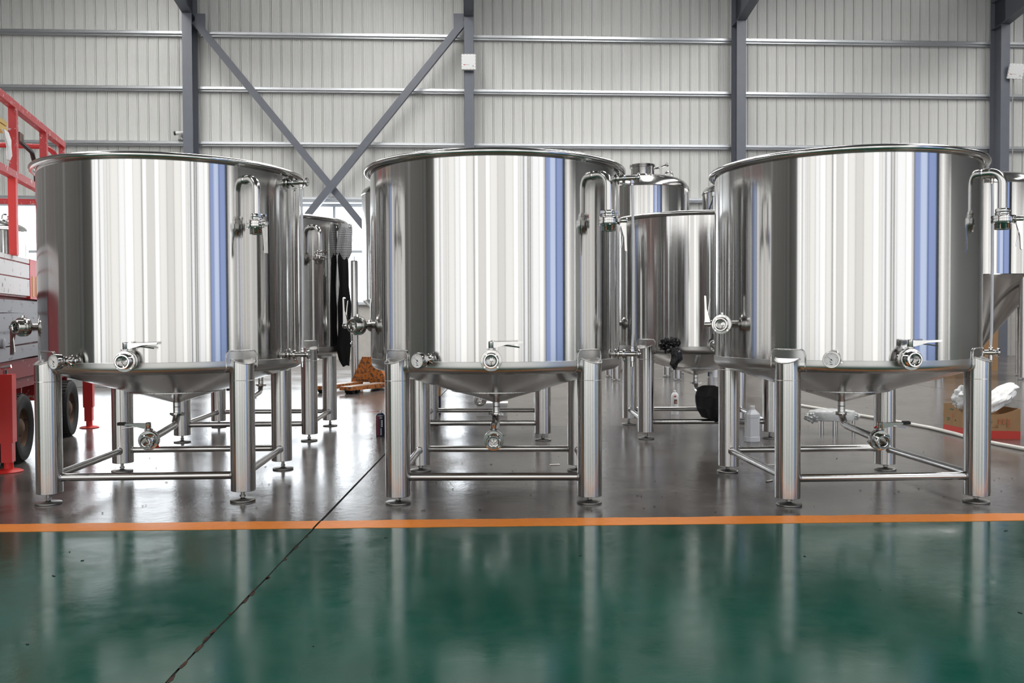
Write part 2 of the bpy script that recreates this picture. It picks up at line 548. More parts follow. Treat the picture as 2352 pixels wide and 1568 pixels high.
# cross bracing in the bay between the first two columns
def brace(s0, z0, s1, z1, d, label):
    c = empty('cross_brace', WM @ T(s0, d, 0), label, 'brace', 'cross braces')
    p0 = Vector((0, 0, z0)); p1 = Vector((s1 - s0, 0, z1))
    dr = (p1 - p0).normalized(); n = Vector((-dr.z, 0, dr.x))
    def strip(name, off, wd, y0, y1):
        a = p0 + n * off; b_ = p1 + n * off
        vs_ = []
        for y in (y0, y1):
            for p in (a - n * wd / 2, b_ - n * wd / 2, b_ + n * wd / 2, a + n * wd / 2): vs_.append((p.x, y, p.z))
        m_ = MB(); m_.add(vs_, [[0, 1, 2, 3], [7, 6, 5, 4], [0, 4, 5, 1], [1, 5, 6, 2], [2, 6, 7, 3], [3, 7, 4, 0]])
        m_.build(name, COLUMN, c)
    strip('angle_face', 0, 0.15, 0.0, 0.012)
    strip('angle_leg', 0.069, 0.012, 0.012, 0.13)
    for (px, pz) in ((0.12 * (1 if s1 > s0 else -1), z0), (s1 - s0 - 0.12 * (1 if s1 > s0 else -1), z1)):
        m_ = MB(); m_.box2(px - 0.11, px + 0.11, 0.012, 0.022, max(0.02, pz - 0.16), pz + 0.16); m_.build('gusset_plate', COLUMN, c)
brace(0.10, 7.33, 5.9, -0.05 + 0.25, 0.20, 'grey diagonal angle brace falling from the column with the security camera')
brace(5.9, 7.36, 0.10, 0.18, 0.05, 'grey diagonal angle brace falling from the column with the square floodlight')

# ------------------------------------------------------------------ rest of the hall (seen in the steel)
DARKWALL = simple('dark_end_wall', (0.19, 0.18, 0.172), 0.7)  # wall colour darkened to give dark bands in the tank and rim reflections
GREYWALL = simple('light_grey_end_wall', (0.66, 0.67, 0.66), 0.6)
ROOF = simple('roof_sheet', (0.16, 0.165, 0.17), 0.6)
XL, XR, YF = -13.0, 30.0, -3.0
FH = 5.6                          # height of the daylight facade
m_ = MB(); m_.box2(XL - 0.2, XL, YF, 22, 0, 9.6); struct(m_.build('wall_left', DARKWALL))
m_ = MB(); m_.box2(XR, XR + 0.2, YF, 24, 0, 9.6); struct(m_.build('wall_right', GREYWALL))
# roof in strips between skylights
edges = [XL - 0.2]
for sx in SKYLIGHTS: edges += [sx - 0.75, sx + 0.75]
edges += [XR + 0.2]
m_ = MB()
for q in range(0, len(edges), 2):
    m_.box2(edges[q], edges[q + 1], YF - 0.2, 24, 8.9, 9.0)
for sx in SKYLIGHTS:
    if sx in FRONT_SKY:
        m_.box2(sx - 0.75, sx + 0.75, YF - 0.2, FSKY_Y0, 8.9, 9.0); m_.box2(sx - 0.75, sx + 0.75, FSKY_Y1, SKY_Y0, 8.9, 9.0)
    else:
        m_.box2(sx - 0.75, sx + 0.75, YF - 0.2, SKY_Y0, 8.9, 9.0)
    m_.box2(sx - 0.75, sx + 0.75, SKY_Y1, 24, 8.9, 9.0)
ceiling = struct(m_.build('ceiling', ROOF))
RSWAP = Matrix(((0, 0, 1, 0), (1, 0, 0, 0), (0, 1, 0, 0), (0, 0, 0, 1)))
for a in COLS[1:5]:
    RM = WM @ T(a, 0, 0)
    m_ = MB(); m_.bar((0, 0.0, 7.45), (0, -3.0, 7.90), 0.205, 0.014); m_.build('rafter_flange', COLUMN, ceiling, RM)
    m_ = MB(); m_.bar((0, -3.0, 7.90), (0, -20.5, 8.45), 0.205, 0.014); m_.build('rafter_flange', COLUMN, ceiling, RM)
    m_ = MB(); m_.prism([(0.4, 7.46), (0, 7.46), (-3.0, 7.9), (-20.5, 8.45), (-20.5, 8.89), (0.4, 8.5)], -0.006, 0.006, RSWAP)
    m_.build('rafter_web', COLUMN, ceiling, RM)
SKYPANEL = emit('skylight_sheet', (1.0, 0.985, 0.965), SKY_STRENGTH)
for q, sx in enumerate(SKYLIGHTS):
    m_ = MB(); m_.box2(sx - 0.75, sx + 0.75, SKY_Y0, SKY_Y1, 8.93, 8.96)
    struct(m_.build('window_%d_offscreen' % (20 + q), SKYPANEL))
for q, sx in enumerate(FRONT_SKY):
    m_ = MB(); m_.box2(sx - 0.75, sx + 0.75, FSKY_Y0, FSKY_Y1, 8.93, 8.96)
    struct(m_.build('window_%d_offscreen' % (40 + q), SKYPANEL))
# long daylight facade behind the camera: translucent sheets between posts
TR = [emit('translucent_sheet_a', (1.0, 0.985, 0.955), 1.4), emit('translucent_sheet_b', (1.0, 0.99, 0.97), 1.75),
      emit('translucent_sheet_c', (1.0, 0.98, 0.95), 1.15), emit('translucent_sheet_d', (0.98, 0.99, 1.0), 1.55)]
POST = simple('dark_facade_post', (0.10, 0.10, 0.11), 0.5)
POSTG = simple('grey_facade_rail', (0.30, 0.30, 0.30), 0.5)
BLUE = emit('blue_translucent_door', (0.40, 0.51, 0.88), 1.05)
BLUE2 = emit('pale_blue_translucent_door', (0.66, 0.76, 1.0), 1.3)
BLUE3 = emit('deep_blue_strip', (0.16, 0.26, 0.60), 0.8)
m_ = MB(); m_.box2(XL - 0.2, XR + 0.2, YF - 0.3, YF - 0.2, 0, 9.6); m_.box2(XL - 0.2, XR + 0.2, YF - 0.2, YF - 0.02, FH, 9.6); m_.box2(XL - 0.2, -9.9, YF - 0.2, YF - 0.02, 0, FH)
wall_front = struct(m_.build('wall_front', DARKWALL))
x = -9.9; rnd = random.Random(11)
DOOR = (7.2, 15.2)
pbm = [MB() for _ in TR]; posts = MB(); rails = MB()
while x < XR:
    wd = rnd.choice([0.34, 0.5, 0.62, 0.8, 0.95, 1.2])
    x2 = min(x + wd, XR)
    if x2 > DOOR[0] and x < DOOR[1]:
        x2 = DOOR[0] if x < DOOR[0] - 0.05 else x2
    if not (x >= DOOR[0] - 0.05 and x < DOOR[1]):
        pbm[rnd.randrange(4)].box2(x, x2, YF - 0.08, YF - 0.05, 0.05, FH)
        r_ = rnd.random()
        if r_ < 0.22: posts.box2(x2 - 0.05, x2 + 0.05, YF - 0.06, YF + 0.06, 0, FH)
        else: rails.box2(x2 - 0.015, x2 + 0.015, YF - 0.05, YF + 0.0, 0, FH)
    else:
        x2 = DOOR[1] if x < DOOR[1] else x2
    x = x2
# pale strips modelled on the left wall to draw light streaks in tank reflections
y = YF + 0.4
while y < 19:
    rails.box2(XL, XL + 0.08, y, y + rnd.choice([0.05, 0.1, 0.25, 0.5]), 0, 6.5); y += rnd.uniform(0.7, 2.4)
wf = struct(posts.build('trim_3', POST)); struct(rails.build('trim_4', POSTG))
for q, b_ in enumerate(pbm): struct(b_.build('window_%d_offscreen' % (30 + q), TR[q]))
m_ = MB(); m_.box2(DOOR[0], 8.5, YF - 0.06, YF - 0.03, 0.05, FH); m_.box2(10.7, 13.6, YF - 0.06, YF - 0.03, 0.05, FH)
dr = struct(m_.build('door_1_offscreen', BLUE))
m_ = MB(); m_.box2(8.5, 10.2, YF - 0.06, YF - 0.03, 0.05, FH); m_.build('pale_leaf_offscreen', BLUE2, dr)
m_ = MB(); m_.box2(10.2, 10.7, YF - 0.06, YF - 0.03, 0.05, FH); m_.build('navy_strip_offscreen', BLUE3, dr)
m_ = MB(); m_.box2(13.6, DOOR[1], YF - 0.06, YF + 0.05, 0, FH); m_.build('door_post', POST, dr)

# ------------------------------------------------------------------ open-top steel tank
STEEL_KN = steel('satin_steel_knuckle', rough=0.33, var=0.05, sc=(25, 25, 4))
STEEL_PAD = steel('ground_steel_pad', rough=0.2, var=0.06, sc=(30, 30, 6))
RB = 0.624          # shell radius
ZR = 1.571          # rim centre height
LS = 0.44           # legs at (+-LS, +-LS)
LR = 0.0565
def dirv(psi): return Vector((math.sin(R(psi)), -math.cos(R(psi)), 0))
def radial(psi, r, z): 
    d = dirv(psi); return axes((d.x * r, d.y * r, z), d)

VALVE_PROF = [(0.019, 0.0), (0.031, 0.0), (0.031, 0.006), (0.029, 0.009), (0.034, 0.010), (0.034, 0.013), (0.0455, 0.014), (0.0465, 0.016),
              (0.0465, 0.027), (0.043, 0.028), (0.043, 0.031), (0.0465, 0.032), (0.0465, 0.043), (0.0455, 0.045), (0.034, 0.046)]
for i in range(5):
    z = 0.048 + i * 0.005
    VALVE_PROF += [(0.0335, z), (0.0318, z + 0.0025)]
VALVE_PROF += [(0.0335, 0.073), (0.031, 0.075), (0.0255, 0.075), (0.024, 0.071), (0.0205, 0.069), (0.0205, 0.004)]
vmb = MB(); vmb.lathe(VALVE_PROF, 36)
vmb.cyl((0, 0.043, 0.0295), (0, 0.056, 0.0295), 0.009, seg=12)
for a in (45, 135, 225, 315):
    x, y = 0.0395 * math.cos(R(a)), 0.0395 * math.sin(R(a))
    vmb.cyl((x, y, 0.044), (x, y, 0.049), 0.0045, seg=6); vmb.cyl((x, y, 0.010), (x, y, 0.015), 0.0045, seg=6)
VALVE_ME = vmb.mesh('valve', STEEL_FIT)
dmb = MB(); dmb.lathe([(0, 0.024), (0.008, 0.0238), (0.020, 0.0215), (0.020, 0.0195), (0, 0.018)], 24)
dmb.cyl((0, -0.0205, 0.021), (0, 0.0205, 0.021), 0.003, seg=8)
DISC_ME = dmb.mesh('valve_disc', STEEL_FIT)
oph = MB(); oph.box((0, 0, 0.012), (0.004, 0.036, 0.03))     # disc seen edge-on (open valve)
DISC_OPEN_ME = oph.mesh('valve_disc', STEEL_FIT)
# handle in valve frame: stem along +Y, lever along +X
hmb = MB()
hmb.lathe([(0, 0.052), (0.0115, 0.052), (0.0125, 0.054), (0.0125, 0.081), (0.0105, 0.0835), (0, 0.084)], 16, RX(-90))
hmb.lathe([(0, 0.0478), (0.020, 0.0478), (0.020, 0.051), (0, 0.051)], 14, RX(-90))
lev = [(0.006, 0.055), (0.020, 0.055), (0.046, 0.062), (0.075, 0.0705), (0.134, 0.0735), (0.138, 0.0785), (0.136, 0.0825), (0.08, 0.0805), (0.02, 0.080), (0.006, 0.082)]
hmb.prism(lev, -0.0075, 0.0075)
HANDLE_ME = hmb.mesh('handle', STEEL_FIT)
tmb = MB(); tmb.tube([(0.035, 0.062, 0), (0.052, 0.0655, 0), (0.085, 0.0615, 0), (0.122, 0.056, 0)], 0.0028, 8)
TRIG_ME = tmb.mesh('trigger', STEEL_FIT)
gmb = MB(); gmb.box((0.122, 0.0785, 0), (0.034, 0.0125, 0.019)); GRIP_ME = gmb.mesh('grip', BLACK_RUB)

# handle shift: stem sits over the valve body's middle
HM0 = T(0, 0, 0.0295)
def add_valve(parent, M, stem=0, lever=0, grip=False, open_=False):
    v = link('valve', VALVE_ME, parent, M)
    link('valve_disc', DISC_OPEN_ME if open_ else DISC_ME, v)
    HM = HM0 @ RZ(stem) @ RY(lever)
    link('handle', HANDLE_ME, v, HM); link('trigger', TRIG_ME, v, HM)
    if grip: link('grip', GRIP_ME, v, HM)
    return v

cmb = MB()
cmb.lathe([(0.0185, -0.009), (0.027, -0.009), (0.0295, -0.005), (0.0295, 0.005), (0.027, 0.009), (0.0185, 0.009)], 28, closed=True)
cmb.box((0.034, 0, 0), (0.014, 0.012, 0.015)); cmb.box((-0.033, 0, 0), (0.012, 0.014, 0.013))
cmb.cyl((0.037, -0.020, 0), (0.037, 0.016, 0), 0.003, seg=8)
cmb.lathe([(0, 0), (0.0055, 0), (0.0055, 0.008), (0, 0.008)], 6, T(0.037, -0.022, 0) @ RX(-90))
for q in (-1, 1): cmb.box((0.037 + 0.008 * q, -0.026, 0), (0.011, 0.006, 0.010))
CLAMP_ME = cmb.mesh('clamp', STEEL_FIT)
nmb = MB(); nmb.lathe([(0, 0.0), (0.009, 0.0), (0.010, 0.003), (0.009, 0.012), (0, 0.013)], 12, T(0.037, -0.032, 0) @ RX(-90)); REDNUT_ME = nmb.mesh('red_nut', RED_PLASTIC)
cb2 = MB()
cb2.lathe([(0.012, -0.007), (0.021, -0.007), (0.023, -0.004), (0.023, 0.004), (0.021, 0.007), (0.012, 0.007)], 24, closed=True)
cb2.box((0.0, -0.027, 0), (0.012, 0.012, 0.012)); cb2.cyl((-0.018, -0.027, 0), (0.014, -0.027, 0), 0.0028, seg=8)
cb2.lathe([(0, 0), (0.005, 0), (0.005, 0.007), (0, 0.007)], 6, T(0.010, -0.030, 0) @ RY(70))
for q in (-1, 1): cb2.box((0.008, -0.034 - 0.006 * q, 0), (0.006, 0.009, 0.008))
SCLAMP_ME = cb2.mesh('clamp', STEEL_FIT)

# shell, rim, bottom
smb = MB()
prof = [(RB, ZR)]
for i in range(9): prof.append((RB, ZR - (ZR - 0.654) * (i + 1) / 9))
prof.append((RB + 0.0012, 0.6525)); prof.append((RB + 0.0012, 0.640))
KZ, KR, KH = 0.633, 0.047, 0.036
prof.append((RB + 0.0012, KZ))
for i in range(1, 11):
    a = (PI / 2 - 0.24) * i / 10
    prof.append((RB + 0.0012 - KR + KR * math.cos(a), KZ - KH * math.sin(a)))
prof_out = prof[:]
up = [p for p in prof if p[1] > 0.6535]; low = [p for p in prof if p[1] < 0.6535]
smb.lathe(up + [(r - 0.006, z) for r, z in up[::-1]], 144, closed=True)
SHELL_ME = smb.mesh('shell', STEEL, 45)
kmb = MB(); low = [(RB, 0.6555), (RB + 0.0012, 0.6548)] + low
kmb.lathe(low + [(r - 0.006, z + 0.003) for r, z in low[::-1]], 144, closed=True)
KNUCKLE_ME = kmb.mesh('bottom_knuckle', STEEL_KN, 45)
rmb = MB()
ring = []
for i in range(16):
    a = 2 * PI * i / 16; ring.append((RB + 0.017 + 0.0145 * math.cos(a), ZR + 0.0145 * math.sin(a)))
rmb.lathe(ring, 144, closed=True)
rmb.cyl((RB + 0.017, -0.001, ZR), (RB + 0.017, 0.001, ZR), 0.0152, seg=14)
RIM_ME = rmb.mesh('rim', STEEL_RIM, 60)
r0, z0 = prof_out[-1]
bmb = MB()
cp = [(r0, z0)]
for i in range(1, 13):
    t = i / 12; cp.append((r0 + (0.018 - r0) * t, z0 + (0.424 - z0) * t))
bmb.lathe(cp + [(r - 0.0005, z + 0.006) for r, z in cp[::-1]], 96, closed=True)
CONE_ME = bmb.mesh('cone_bottom', STEEL_CONE, 45)
wmb = MB()
def ringtorus(mb_, r, z, t):
    mb_.lathe([(r + t * math.cos(2 * PI * i / 6), z + t * math.sin(2 * PI * i / 6)) for i in range(6)], 96, closed=True)
tt = (r0 - 0.225) / (r0 - 0.018); ringtorus(wmb, 0.225, z0 + (0.424 - z0) * tt - 0.0012, 0.0028)
CWELD_ME = wmb.mesh('weld_ring', STEEL_WELD, 60)

# leg (local origin at leg centre on the floor; +X points away from the tank axis)
seg = 40; lo = []; hi = []
for i in range(seg):
    a = 2 * PI * i / seg; x, y = LR * math.cos(a), LR * math.sin(a)
    lo.append((x, y)); hi.append((x, y, 0.640 + 0.42 * (LR - x)))
def leg_mesh(Zb):
    lmb = MB()
    vs_ = [(x * .965, y * .965, Zb) for x, y in lo] + [(x, y, Zb + 0.002) for x, y in lo] + [(x, y, 0.565) for x, y in lo] + hi
    fs = []
    for r_ in range(3):
        for i in range(seg):
            j = (i + 1) % seg; fs.append([r_ * seg + i, r_ * seg + j, (r_ + 1) * seg + j, (r_ + 1) * seg + i])
    fs.append(list(range(seg))[::-1]); fs.append([3 * seg + i for i in range(seg)])
    lmb.add(vs_, fs)
    return lmb.mesh('leg', STEEL_LEG, 40)
LEG_MES = {0.034: leg_mesh(0.034), 0.05: leg_mesh(0.05)}
Zb = 0.05
smb2 = MB()
ringp = [(x * 1.012, y * 1.012, 0.565) for x, y in lo]
smb2.tube([Vector(p) for p in ringp] + [Vector(ringp[0])], 0.0009, 5, cap=False)
LEGSEAM_ME = smb2.mesh('leg_seam', STEEL_WELD, 60); smb2 = MB()
cappts = [Vector(h) + Vector((0.0008, 0, 0.001)) for h in hi if h[0] > -0.012]
order = sorted(range(seg), key=lambda i: ((i + seg // 2) % seg)); 
cp_ = [Vector(hi[i]) + Vector((0.0005, 0, 0.0008)) for i in order if hi[i][0] > -0.02]
smb2.tube(cp_, 0.0026, 6)
LEGWELD_ME = smb2.mesh('leg_weld', STEEL_WELD, 60)
fmb = MB()
fmb.lathe([(0, 0.0), (0.056, 0.0), (0.0575, 0.002), (0.0575, 0.0075), (0.055, 0.009), (0.020, 0.0105), (0.013, 0.013), (0.0085, 0.016), (0.0085, Zb + 0.004), (0, Zb + 0.004)], 32)
fmb.lathe([(0.007, 0.019), (0.0135, 0.019), (0.0135, 0.028), (0.007, 0.028)], 6, closed=True)
FOOT_ME = fmb.mesh('levelling_foot', STEEL_FOOT)
# support pad on shell at angle 0 (+X)
pmb = MB()
A = 0.128; zt, zb = 0.702, 0.603; rr = RB + 0.0038
def padpt(a, z, r=rr):
    if z < KZ: r = rr - KR * (1 - math.sqrt(max(0.0, 1 - ((KZ - z) / KH) ** 2))) + 0.0012
    return (r * math.cos(a), r * math.sin(a), z)
na, nz = 16, 14; crn = 0.030
vs_ = []; fs = []
for iz in range(nz + 1):
    z = zb + (zt - zb) * iz / nz
    lim = A
    if z > zt - crn: lim = A - (crn - math.sqrt(max(0, crn ** 2 - (z - (zt - crn)) ** 2))) / RB * 0.7
    for ia in range(na + 1):
        vs_.append(padpt(-lim + 2 * lim * ia / na, z))
n1 = na + 1
for iz in range(nz):
    for ia in range(na): fs.append([iz * n1 + ia, iz * n1 + ia + 1, (iz + 1) * n1 + ia + 1, (iz + 1) * n1 + ia])
pmb.add(vs_, fs)
pmb.add([((x * (RB - 0.002) / rr), y * (RB - 0.002) / rr, z) for x, y, z in vs_], fs)
PAD_ME = pmb.mesh('support_pad', STEEL_PAD, 40)
wp = []
for i in range(12): wp.append(padpt(-A, zb + (zt - crn - zb) * i / 11))
for i in range(1, 7):
    t = i / 7 * PI / 2; wp.append(padpt(-A + (1 - math.cos(t)) * crn * 0.7 / RB, zt - crn + crn * math.sin(t)))
right = [(p[0], -p[1], p[2]) for p in wp[::-1]]
mid = [padpt(-A + crn * 0.7 / RB + (2 * A - 1.4 * crn / RB) * i / 9, zt) for i in range(10)]
wmb = MB(); wmb.tube([Vector(p) for p in wp + mid + right], 0.0030, 6)
PADWELD_ME = wmb.mesh('pad_weld', STEEL_WELD, 60)

# stretcher along +X between two legs
stmb = MB(); stmb.cyl((-(LS - LR * 0.93), 0, 0), (LS - LR * 0.93, 0, 0), 0.0182, seg=24)
for q in (-1, 1): stmb.lathe([(0.0185, -0.002), (0.021, 0), (0.0185, 0.003)], 20, T(q * (LS - LR * 1.0), 0, 0) @ RY(90))
STRETCH_ME = stmb.mesh('stretcher', STEEL_BAR)

# outlet pipe (gooseneck) at psi 47.5
PSI_O = 47.5; d = dirv(PSI_O)
omb = MB()
pth = fillet([d * (RB - 0.01) + Vector((0, 0, 1.497)), d * (RB + 0.088) + Vector((0, 0, 1.497)), d * (RB + 0.088) + Vector((0, 0, 1.328))], 0.055, 10)
omb.tube(pth, 0.0186, 24)
omb.lathe([(0.0186, -0.004), (0.0215, 0.0), (0.0186, 0.004)], 24, radial(PSI_O, RB + 0.003, 1.497))
OUT_ME = omb.mesh('outlet_pipe', STEEL_BAR, 40)
# drain pipe
drmb = MB()
DR0 = Vector((0, -0.375, 0.288)); DRD = Vector((0, -0.985, -0.11)).normalized()
pth = fillet([(0, 0, 0.44), (0, 0, 0.315), DR0], 0.07, 10)
drmb.tube(pth, 0.0186, 24)
drmb.lathe([(0.0186, 0.400), (0.0205, 0.402), (0.0186, 0.404)], 24)
DRAIN_ME = drmb.mesh('drain_pipe', STEEL_BAR, 40)
# tangential inlet
ia = -25; idir = dirv(ia)
I1 = Vector((-0.655, -0.165, 0.815)); I0 = I1 - idir * 0.13
inmb = MB(); inmb.cyl(I0, I1, 0.0175, seg=20)
sh = I1 - idir * 0.085
inmb.lathe([(0.0175, -0.004), (0.030, 0.0), (0.0175, 0.01)], 20, axes(sh, idir))
INLET_ME = inmb.mesh('inlet_pipe', STEEL_BAR, 40)
# front stub
fsmb = MB(); M = radial(0, RB, 0.665)
fsmb.lathe([(0.034, -0.004), (0.030, 0.004), (0.0215, 0.007), (0.0195, 0.010), (0.0195, 0.026)], 24, M)
FSTUB_ME = fsmb.mesh('port_stub', STEEL_FIT, 40)
# gauge
PSI_G = -27
gm = MB()
gm.lathe([(0.030, -0.004), (0.026, 0.003), (0.0165, 0.006), (0.0165, 0.028)], 20)
gm.lathe([(0.010, 0.028), (0.013, 0.028), (0.013, 0.060), (0.020, 0.062)], 16)
gm.lathe([(0, 0.060), (0.033, 0.060), (0.036, 0.063), (0.036, 0.090), (0.0345, 0.093), (0.0315, 0.093), (0.0315, 0.0885), (0, 0.0885)], 36)
GAUGE_ME = gm.mesh('gauge', STEEL_FIT)
dm = MB(); dm.lathe([(0, 0.0895), (0.0312, 0.0895), (0.0312, 0.0888)], 32); DIAL_ME = dm.mesh('dial', DIAL_WHITE)
tm = MB(); 
for i in range(21):
    a = R(225 - 270 * i / 20); L = 0.006 if i % 5 == 0 else 0.0035
    tm.mat(0).box((0.0285 - L / 2, 0, 0.0899), (L, 0.0009 if i % 5 else 0.0014, 0.0004), Matrix.Rotation(a, 4, 'Z'))
for i in range(12):
    a = R(210 - 240 * i / 11)
    tm.mat(1).box((0.0205, 0, 0.0899), (0.003, 0.0012, 0.0004), Matrix.Rotation(a, 4, 'Z'))
tm.mat(0); tm.box((0, -0.020, 0.0899), (0.011, 0.0028, 0.0004))
MARKS_ME = tm.mesh('dial_marks', [DIAL_BLACK, DIAL_RED])
nm = MB(); nm.prism([(-0.007, -0.0009), (0.022, -0.0003), (0.022, 0.0003), (-0.007, 0.0009)], 0.0902, 0.0908, RZ(140)); nm.lathe([(0, 0.0902), (0.003, 0.0902), (0.003, 0.092), (0, 0.092)], 12); nm.box((0.005, -0.009, 0.0904), (0.010, 0.0022, 0.0005), RZ(-45))
NEEDLE_ME = nm.mesh('needle', DIAL_BLACK)
# sight glass at psi 76
PSI_S = 76; sd = dirv(PSI_S)
ZS1, ZS0 = 1.527, 0.672
tee = MB()
tee.lathe([(0.031, -0.004), (0.028, 0.004), (0.0135, 0.007), (0.0135, 0.020)], 20)
tee.lathe([(0, 0.020), (0.012, 0.020), (0.012, 0.046), (0.0125, 0.052), (0.0125, 0.084), (0.009, 0.086), (0.009, 0.094), (0, 0.094)], 20)
TEE_ME = tee.mesh('tee_fitting', STEEL_FIT)
cp2 = MB(); cp2.lathe([(0, 0.094), (0.020, 0.094), (0.0215, 0.096), (0.0215, 0.102), (0.020, 0.104), (0.004, 0.104), (0.0035, 0.108), (0, 0.108)], 24)
SCAP_ME = cp2.mesh('end_cap', STEEL_FIT)
nut = MB(); nut.lathe([(0.006, -0.012), (0.010, -0.012), (0.010, -0.026), (0.0075, -0.028), (0.0075, -0.036), (0.004, -0.036)], 8); NUT_UP_ME = nut.mesh('tube_nut', STEEL_FIT)
nut = MB(); nut.lathe([(0.006, 0.012), (0.010, 0.012), (0.010, 0.024), (0.008, 0.026), (0.008, 0.034), (0.004, 0.034)], 8)
nut.lathe([(0, -0.012), (0.0105, -0.012), (0.0105, -0.036), (0.008, -0.038), (0.008, -0.062), (0.0, -0.062)], 12); NUT_LO_ME = nut.mesh('drain_nipple', STEEL_FIT)
gt = MB(); p = sd * (RB + 0.066)
gt.tube([(p.x, p.y, ZS0 + 0.03), (p.x + sd.x * 0.004, p.y, ZS0 + 0.10), (p.x + sd.x * 0.006, p.y, 1.1), (p.x + sd.x * 0.003, p.y, ZS1 - 0.12), (p.x, p.y, ZS1 - 0.03)], 0.0066, 12)
GT_ME = gt.mesh('sight_tube', GLASS_TUBE)

def make_tank(var):
    root = empty('open_steel_tank')
    link('shell', SHELL_ME, root); link('rim', RIM_ME, root, RZ(var.get('rim', 200)))
    link('bottom_knuckle', KNUCKLE_ME, root)
    c = link('cone_bottom', CONE_ME, root); link('weld_ring', CWELD_ME, c)
    for k in range(4):
        a = 45 + 90 * k
        M = RZ(a) @ T(LS * math.sqrt(2), 0, 0)
        l = link('leg', LEG_MES[var.get('zb', 0.05)], root, M); link('levelling_foot', FOOT_ME, l, T(random.uniform(-.006, .006), random.uniform(-.006, .006), 0)); link('leg_weld', LEGWELD_ME, l); link('leg_seam', LEGSEAM_ME, l)
        pd = link('support_pad', PAD_ME, root, RZ(a)); link('pad_weld', PADWELD_ME, pd)
    for k in range(4):
        link('stretcher', STRETCH_ME, root, RZ(90 * k) @ T(0, -LS, 0.121))
    o = link('outlet_pipe', OUT_ME, root)
    CM = T(*(dirv(PSI_O) * (RB + 0.088))) @ T(0, 0, 1.321) @ RX(180)
    cl = link('clamp', CLAMP_ME, o, CM @ RZ(var.get('oc', 30)))
    if var.get('ored'): link('red_nut', REDNUT_ME, o, CM @ RZ(var.get('oc', 30)))
    VM = T(*(dirv(PSI_O) * (RB + 0.088))) @ T(0, 0, 1.312) @ RX(180) @ RZ(-PSI_O)
    # valve points down; stem turned outwards, lever hangs down
    add_valve(root, VM, stem=var.get('ostem', -40), lever=-90)
    dp = link('drain_pipe', DRAIN_ME, root)
    link('clamp', CLAMP_ME, dp, T(0, 0, 0.365) @ RZ(-20))
    DM = axes(DR0, DRD)
    link('clamp', CLAMP_ME, dp, DM @ T(0, 0, -0.012) @ RZ(40 if not var.get('dflip') else 140))
    if var.get('dred'): link('red_nut', REDNUT_ME, dp, DM @ T(0, 0, -0.012) @ RZ(var.get('dnut', 90)))
    add_valve(root, DM, stem=var.get('dstem', 0), lever=var.get('dlever', 0), grip=True, open_=True)
    link('inlet_pipe', INLET_ME, root)
    add_valve(root, axes(I1, idir), stem=90, lever=var.get('ilever', 0))
    fs_ = link('port_stub', FSTUB_ME, root)
    add_valve(root, radial(0, RB + 0.024, 0.665), stem=var.get('fstem', 0), lever=var.get('flever', 0))
    g = link('gauge', GAUGE_ME, root, radial(PSI_G, RB, 0.663))
    link('dial', DIAL_ME, g); link('dial_marks', MARKS_ME, g); link('needle', NEEDLE_ME, g)
    link('clamp', SCLAMP_ME, g, T(0, 0, 0.036) @ RZ(var.get('gc', 60)))
    for z, lower in ((ZS1, False), (ZS0, True)):
        t_ = link('tee_fitting', TEE_ME, root, radial(PSI_S, RB, z))
        link('clamp', SCLAMP_ME, t_, T(0, 0, 0.026) @ RZ(15))
        link('end_cap', SCAP_ME, t_)
        pp = dirv(PSI_S) * (RB + 0.066)
        nm_ = link('drain_nipple' if lower else 'tube_nut', NUT_LO_ME if lower else NUT_UP_ME, t_)
        nm_.matrix_local = radial(PSI_S, RB, z).inverted() @ T(pp.x, pp.y, z)
    link('sight_tube', GT_ME, root)
    return root

TANKS = [
 ((-1.7227, 4.495), 0.05714, dict(ilever=180, dlever=180, dred=1, dnut=-30, dflip=1, flever=0, ostem=5, rim=150, oc=60),
  'open-topped steel tank in the front row standing beside the red lift', 'tank'),
 ((-0.0815, 4.4489), -0.012, dict(zb=0.034, dlever=90, ored=1, ostem=-30, rim=40, oc=-20),
  'middle open-topped steel tank of the front row, spray can with navy label behind its leg', 'tank'),
 ((1.6562, 4.404), 0.054, dict(zb=0.034, dlever=0, dred=1, dnut=120, ostem=-25, rim=170, oc=-30),
  'open-topped steel tank in the front row with the white plastic jug behind its leg', 'tank'),
 ((-1.884, 6.5636), 0.047, dict(dlever=180, ostem=5), 'open-topped steel tank in the second row with checked shirt hung on it', 'tank'),
 ((-0.218, 6.583), -0.0186, dict(dlever=90), 'open-topped steel tank hidden behind the middle tank, only its legs showing', 'tank'),
 ((1.3861, 6.6213), -0.003, dict(dlever=0), 'open-topped steel tank in the second row with black plastic over its gauge', 'tank')]
TANK_OBJS = []
for (xy, rot, var, lab, cat) in TANKS:
    t_ = make_tank(var)
    t_.matrix_world = T(xy[0], xy[1], 0) @ Matrix.Rotation(rot, 4, 'Z')
    tag(t_, lab, cat, 'open-topped steel tanks')
    TANK_OBJS.append(t_)
def tank_pt(i, p):
    return TANKS_M[i] @ Vector(p)
TANKS_M = [T(xy[0], xy[1], 0) @ Matrix.Rotation(rot, 4, 'Z') for (xy, rot, *_r) in TANKS]

